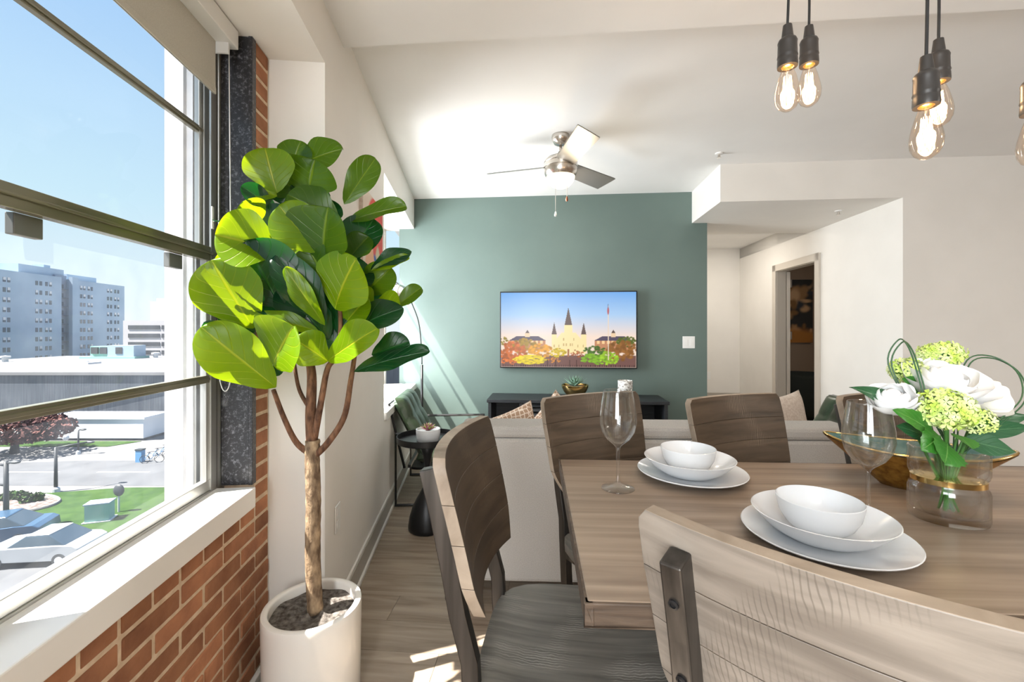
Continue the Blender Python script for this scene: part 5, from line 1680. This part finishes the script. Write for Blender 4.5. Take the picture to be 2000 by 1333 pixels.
roof_thing('roof_vent', 10, 0, 66.0, 'round white vent at the left end of the flat roof', 'vent', vent)
roof_thing('roof_vent', 304, 0, 76.0, 'small white vent on the flat roof near the parking garage', 'vent', vent)

# long white garden wall
ww = thing('garden_wall', 'long white wall in front of the dark building', 'wall', (-44.5, 43.7, GZ))
part('face', MB().box(-2, 7.9, 0, 3.0, 0.25, 2.15), M['white_wall_out'], ww)
part('coping', MB().box(-2.1, 8.1, -0.1, 3.1, 2.15, 2.35), M['white_wall_out'], ww)
part('plinth', MB().box(-2, 7.85, 0.1, 2.9, 0, 0.25), M['garage_gap'], ww)

# tall block: facade line parallel to our own window wall
tall = thing('tower_block', 'tall blue-grey apartment block with rows of small windows', 'building', (-151.0 - 0.0988 * 142, 142, GZ), math.atan(0.0988))
HT = EYE + 19.6 - GZ
# local: x = outward normal (towards us is +x), y = along the facade
part('wing', MB().box(-16, 0, -40, 21.5, 0, HT), M['block'], tall)
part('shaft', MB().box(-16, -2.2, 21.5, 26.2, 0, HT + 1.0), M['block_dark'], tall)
part('wing', MB().box(-16, 0, 26.2, 51.5, 0, HT - 0.4), M['block'], tall)
part('pilaster', MB().box(-1, 0.35, 25.6, 28.3, 0, HT + 0.6), M['block'], tall)
part('penthouse', MB().box(-14, -3.0, 9.0, 26.0, HT, HT + 3.2), M['block'], tall)
part('penthouse', MB().box(-14, -4.0, 28.5, 42.0, HT, HT + 2.0), M['block'], tall)
part('roof_box', MB().box(-10, -6.0, 21.5, 24.0, HT + 3.2, HT + 4.6), M['block'], tall)
part('end_wing', MB().box(-18, -3.0, 51.5, 55.0, 0, HT - 2.0), M['block'], tall)
wmesh = MB().box(-0.06, 0.06, -0.45, 0.45, 0, 1.5).mesh('window', M['far_pane'])
wfr = MB().box(-0.05, 0.03, -0.62, 0.62, -0.15, 1.65).mesh('window_surround', M['far_white'])
for yc in (1.2, 2.6, 12.0, 13.5, 15.6, 17.1, 29.8, 31.2, 33.2, 34.6, 42.6, 44.2, 46.4, 48.0):
    for fl_ in range(9):
        zz = HT - 3.9 - fl_ * 3.28
        w = link('window', wmesh, tall, (0.03, yc, zz))
        if rs.random() < 0.35:
            link('blind', wfr, w, (0.05, 0, 0.75)).scale = (1, 0.7, 0.5)
for yc in (22.6, 24.4):
    for fl_ in range(9):
        link('window', wmesh, tall, (-2.17, yc, HT - 3.9 - fl_ * 3.28))
        if yc > 24:
            part('fire_escape_landing', MB().box(-2.2, -0.9, 21.7, 25.4, HT - 4.4 - fl_ * 3.28, HT - 4.3 - fl_ * 3.28), M['post'], tall)

# parking garage
pg = thing('parking_garage', 'pale parking garage with dark open decks', 'building', (-132.5, 150, GZ))
part('body', MB().box(0, 26, 0, 30, 0, EYE + 3.2 - GZ), M['garage'], pg)
for k in range(5):
    zc = EYE + 1.0 - k * 2.85 - GZ
    part('deck_opening', MB().box(1.8, 12.6, -0.15, 0.1, zc - 0.75, zc + 0.6), M['garage_gap'], pg)
    part('deck_opening', MB().box(13.2, 26, -0.15, 0.1, zc - 0.75, zc + 0.6), M['garage_gap'], pg)
fr_ = thing('distant_building', 'grey rooftop block rising behind the parking garage', 'building', (-150, 185, GZ))
part('body', MB().box(-2, 8, 0, 20, 0, EYE + 12 - GZ), M['far_white'], fr_)
part('upper_block', MB().box(-1, 5, 2, 14, EYE + 12 - GZ, EYE + 13.5 - GZ), M['garage'], fr_)
fr2 = thing('distant_building', 'white rooftop block at the right behind the parking garage', 'building', (-140, 190, GZ))
part('body', MB().box(0, 18, 0, 20, 0, EYE + 9.5 - GZ), M['block'], fr2)
part('parapet', MB().box(-0.2, 18.2, -0.2, 20.2, EYE + 9.5 - GZ, EYE + 10.2 - GZ), M['far_white'], fr2)

# street furniture
def post(loc, h, r, label, cat, arms=(), globe=None, name='lamp_post'):
    o = thing(name, label, cat, loc)
    part('pole', MB().tube([(0, 0, 0), (0, 0, h)], [r, r * 0.75], 10), M['post'], o, smooth=True)
    part('foot', MB().lathe([(0, 0), (r * 2.2, 0), (r * 2.0, 0.25), (r, 0.35), (0, 0.35)], 12), M['far_white'], o)
    for (dx, dy, z, ln) in arms:
        part('arm', MB().tube([(0, 0, z), (dx * ln * 0.5, dy * ln * 0.5, z + 0.08), (dx * ln, dy * ln, z + 0.12)], r * 0.45, 7), M['post'], o, smooth=True)
        part('lamp_head', MB().ball((dx * ln, dy * ln, z + 0.10), 0.30, 0.16, 0.09), M['post'], o, smooth=True)
    if globe:
        part('globe', MB().ball((globe[0], globe[1], globe[2]), 0.22, 0.22, 0.26), M['far_white'], o, smooth=True)
post(gp(12, 1034), 3.75, 0.13, 'dark street pole with double lamp arms at the left of the lawn', 'street lamp', ((-1, 0, 3.5, 0.9), (0.6, 0, 3.6, 0.8), (-1, 0, 2.4, 1.2)))
post(gp(109, 962), 3.05, 0.11, 'dark street pole at the far edge of the lawn', 'street lamp', ((0.7, 0.7, 3.0, 1.7),))
post(gp(153, 888), 2.15, 0.08, 'short dark lamp post on the paving before the white wall', 'street lamp', ((0.8, 0, 2.1, 0.5),), (-1.1, 0, 1.45))
ub = thing('utility_box', 'grey green utility cabinet on the lawn', 'utility box', gp(195, 1018), R(20))
part('cabinet', MB().box(-0.55, 0.55, -0.35, 0.35, 0.1, 1.05), M['copper'], ub)
part('lid', MB().box(-0.6, 0.6, -0.4, 0.4, 1.05, 1.12), M['block'], ub)
part('plinth', MB().box(-0.65, 0.65, -0.45, 0.45, 0, 0.1), M['far_white'], ub)
sg = thing('street_sign', 'dark round street sign on a post on the lawn', 'sign', gp(232, 1002))
part('pole', MB().tube([(0, 0, 0), (0, 0, 1.1)], 0.05, 8), M['far_white'], sg)
part('sign_head', MB().ball((0, 0, 1.35), 0.32, 0.15, 0.36), M['post'], sg, smooth=True)
bo = thing('bollard', 'blue kiosk post beside the parked bicycles', 'bollard', gp(274, 903))
part('body', MB().box(-0.25, 0.25, -0.2, 0.2, 0, 1.0), mat('kiosk_blue', (0.10, 0.26, 0.46), 0.5), bo)
part('cap', MB().box(-0.28, 0.28, -0.23, 0.23, 1.0, 1.1), M['post'], bo)
def bicycle(x, y, label):
    o = thing('bicycle', label, 'bicycle', gp(x, y), R(18), 'bicycles parked on the plaza')
    for dx in (-0.5, 0.5):
        part('wheel', MB().tube([(dx + 0.34 * math.cos(a), 0, 0.35 + 0.34 * math.sin(a)) for a in [2 * PI * k / 18 for k in range(18)]], 0.025, 5, True), M['post'], o)
    part('frame', MB().tube([(-0.5, 0, 0.35), (-0.18, 0, 0.82), (0.36, 0, 0.84), (0.5, 0, 0.35), (0.36, 0, 0.84), (-0.08, 0, 0.34), (-0.5, 0, 0.35)], 0.03, 5), bo.children[0].data.materials[0], o)
    part('handlebar', MB().tube([(0.34, -0.25, 1.02), (0.36, 0, 0.96), (0.34, 0.25, 1.02)], 0.025, 5), M['post'], o)
    part('saddle', MB().ball((-0.22, 0, 0.92), 0.14, 0.08, 0.04), M['post'], o)
bicycle(297, 905, 'bicycle parked next to the blue kiosk post')
bicycle(312, 897, 'bicycle in the middle of the parked row')
bicycle(327, 889.5, 'bicycle at the right end of the parked row')

def car(loc, rotz, col, label):
    o = thing('car', label, 'car', loc, rotz, 'cars parked below the window')
    pm = mat('car_paint', col, 0.2, 0.3)
    prof = [(-2.15, 0.30), (-2.2, 0.62), (-2.05, 0.82), (-1.2, 0.92), (-0.9, 0.93), (1.15, 0.98), (1.9, 0.95), (2.15, 0.82), (2.2, 0.45), (2.1, 0.28)]
    mb = MB()
    n = len(prof)
    vs = []
    for y, sc in ((-0.88, 0.97), (-0.84, 1.0), (0.84, 1.0), (0.88, 0.97)):
        vs += [(x * sc, y, z) for x, z in prof]
    fs = [tuple(range(n)), tuple(3 * n + i for i in range(n - 1, -1, -1))]
    for k in range(3):
        for i in range(n):
            fs.append((k * n + i, (k + 1) * n + i, (k + 1) * n + (i + 1) % n, k * n + (i + 1) % n))
    part('body', mb.add(vs, fs), pm, o, bev=0.05)
    cab = [(-0.95, 0.92), (-0.25, 1.38), (0.75, 1.42), (1.55, 0.96)]
    vs = [(x, -0.80 + (0.14 if z > 1 else 0), z) for x, z in cab] + [(x, 0.80 - (0.14 if z > 1 else 0), z) for x, z in cab]
    part('greenhouse', MB().add(vs, [(0, 1, 2, 3), (7, 6, 5, 4), (0, 4, 5, 1), (1, 5, 6, 2), (2, 6, 7, 3), (3, 7, 4, 0)]), mat('car_glass', (0.04, 0.06, 0.08), 0.08), o, bev=0.04)
    part('roof', MB().add([(-0.27, -0.66, 1.385), (0.77, -0.66, 1.425), (0.77, 0.66, 1.425), (-0.27, 0.66, 1.385), (-0.2, -0.6, 1.43), (0.7, -0.6, 1.46), (0.7, 0.6, 1.46), (-0.2, 0.6, 1.43)], [(0, 3, 2, 1), (4, 5, 6, 7), (0, 1, 5, 4), (1, 2, 6, 5), (2, 3, 7, 6), (3, 0, 4, 7)]), pm, o, bev=0.02)
    for x in (-1.35, 1.35):
        for y in (-0.80, 0.80):
            w = part('wheel', MB().tube([(x, y - 0.10, 0.31), (x, y + 0.10, 0.31)], 0.31, 18), M['post'], o)
            part('hub', MB().tube([(x, y - 0.115, 0.31), (x, y + 0.115, 0.31)], 0.18, 12), M['far_white'], w)
    for y in (-0.6, 0.6):
        part('headlight', MB().ball((-2.12, y, 0.68), 0.10, 0.20, 0.09), M['far_white'], o, smooth=True)
c1 = gp(75, 1093)
car(Vector((c1.x + 0.3, c1.y, GZ + 0.01)), R(6), (0.42, 0.44, 0.46), 'silver sedan parked below the window')
c2 = gp(0, 1084)
car(Vector((c2.x - 1.6, c2.y + 1.2, GZ + 0.01)), R(20), (0.04, 0.09, 0.16), 'dark blue car left of the silver sedan')
c3 = gp(120, 1078)
car(Vector((c3.x + 5.0, c3.y - 0.2, GZ + 0.01)), R(-10), (0.30, 0.36, 0.44), 'grey blue car behind the silver sedan')
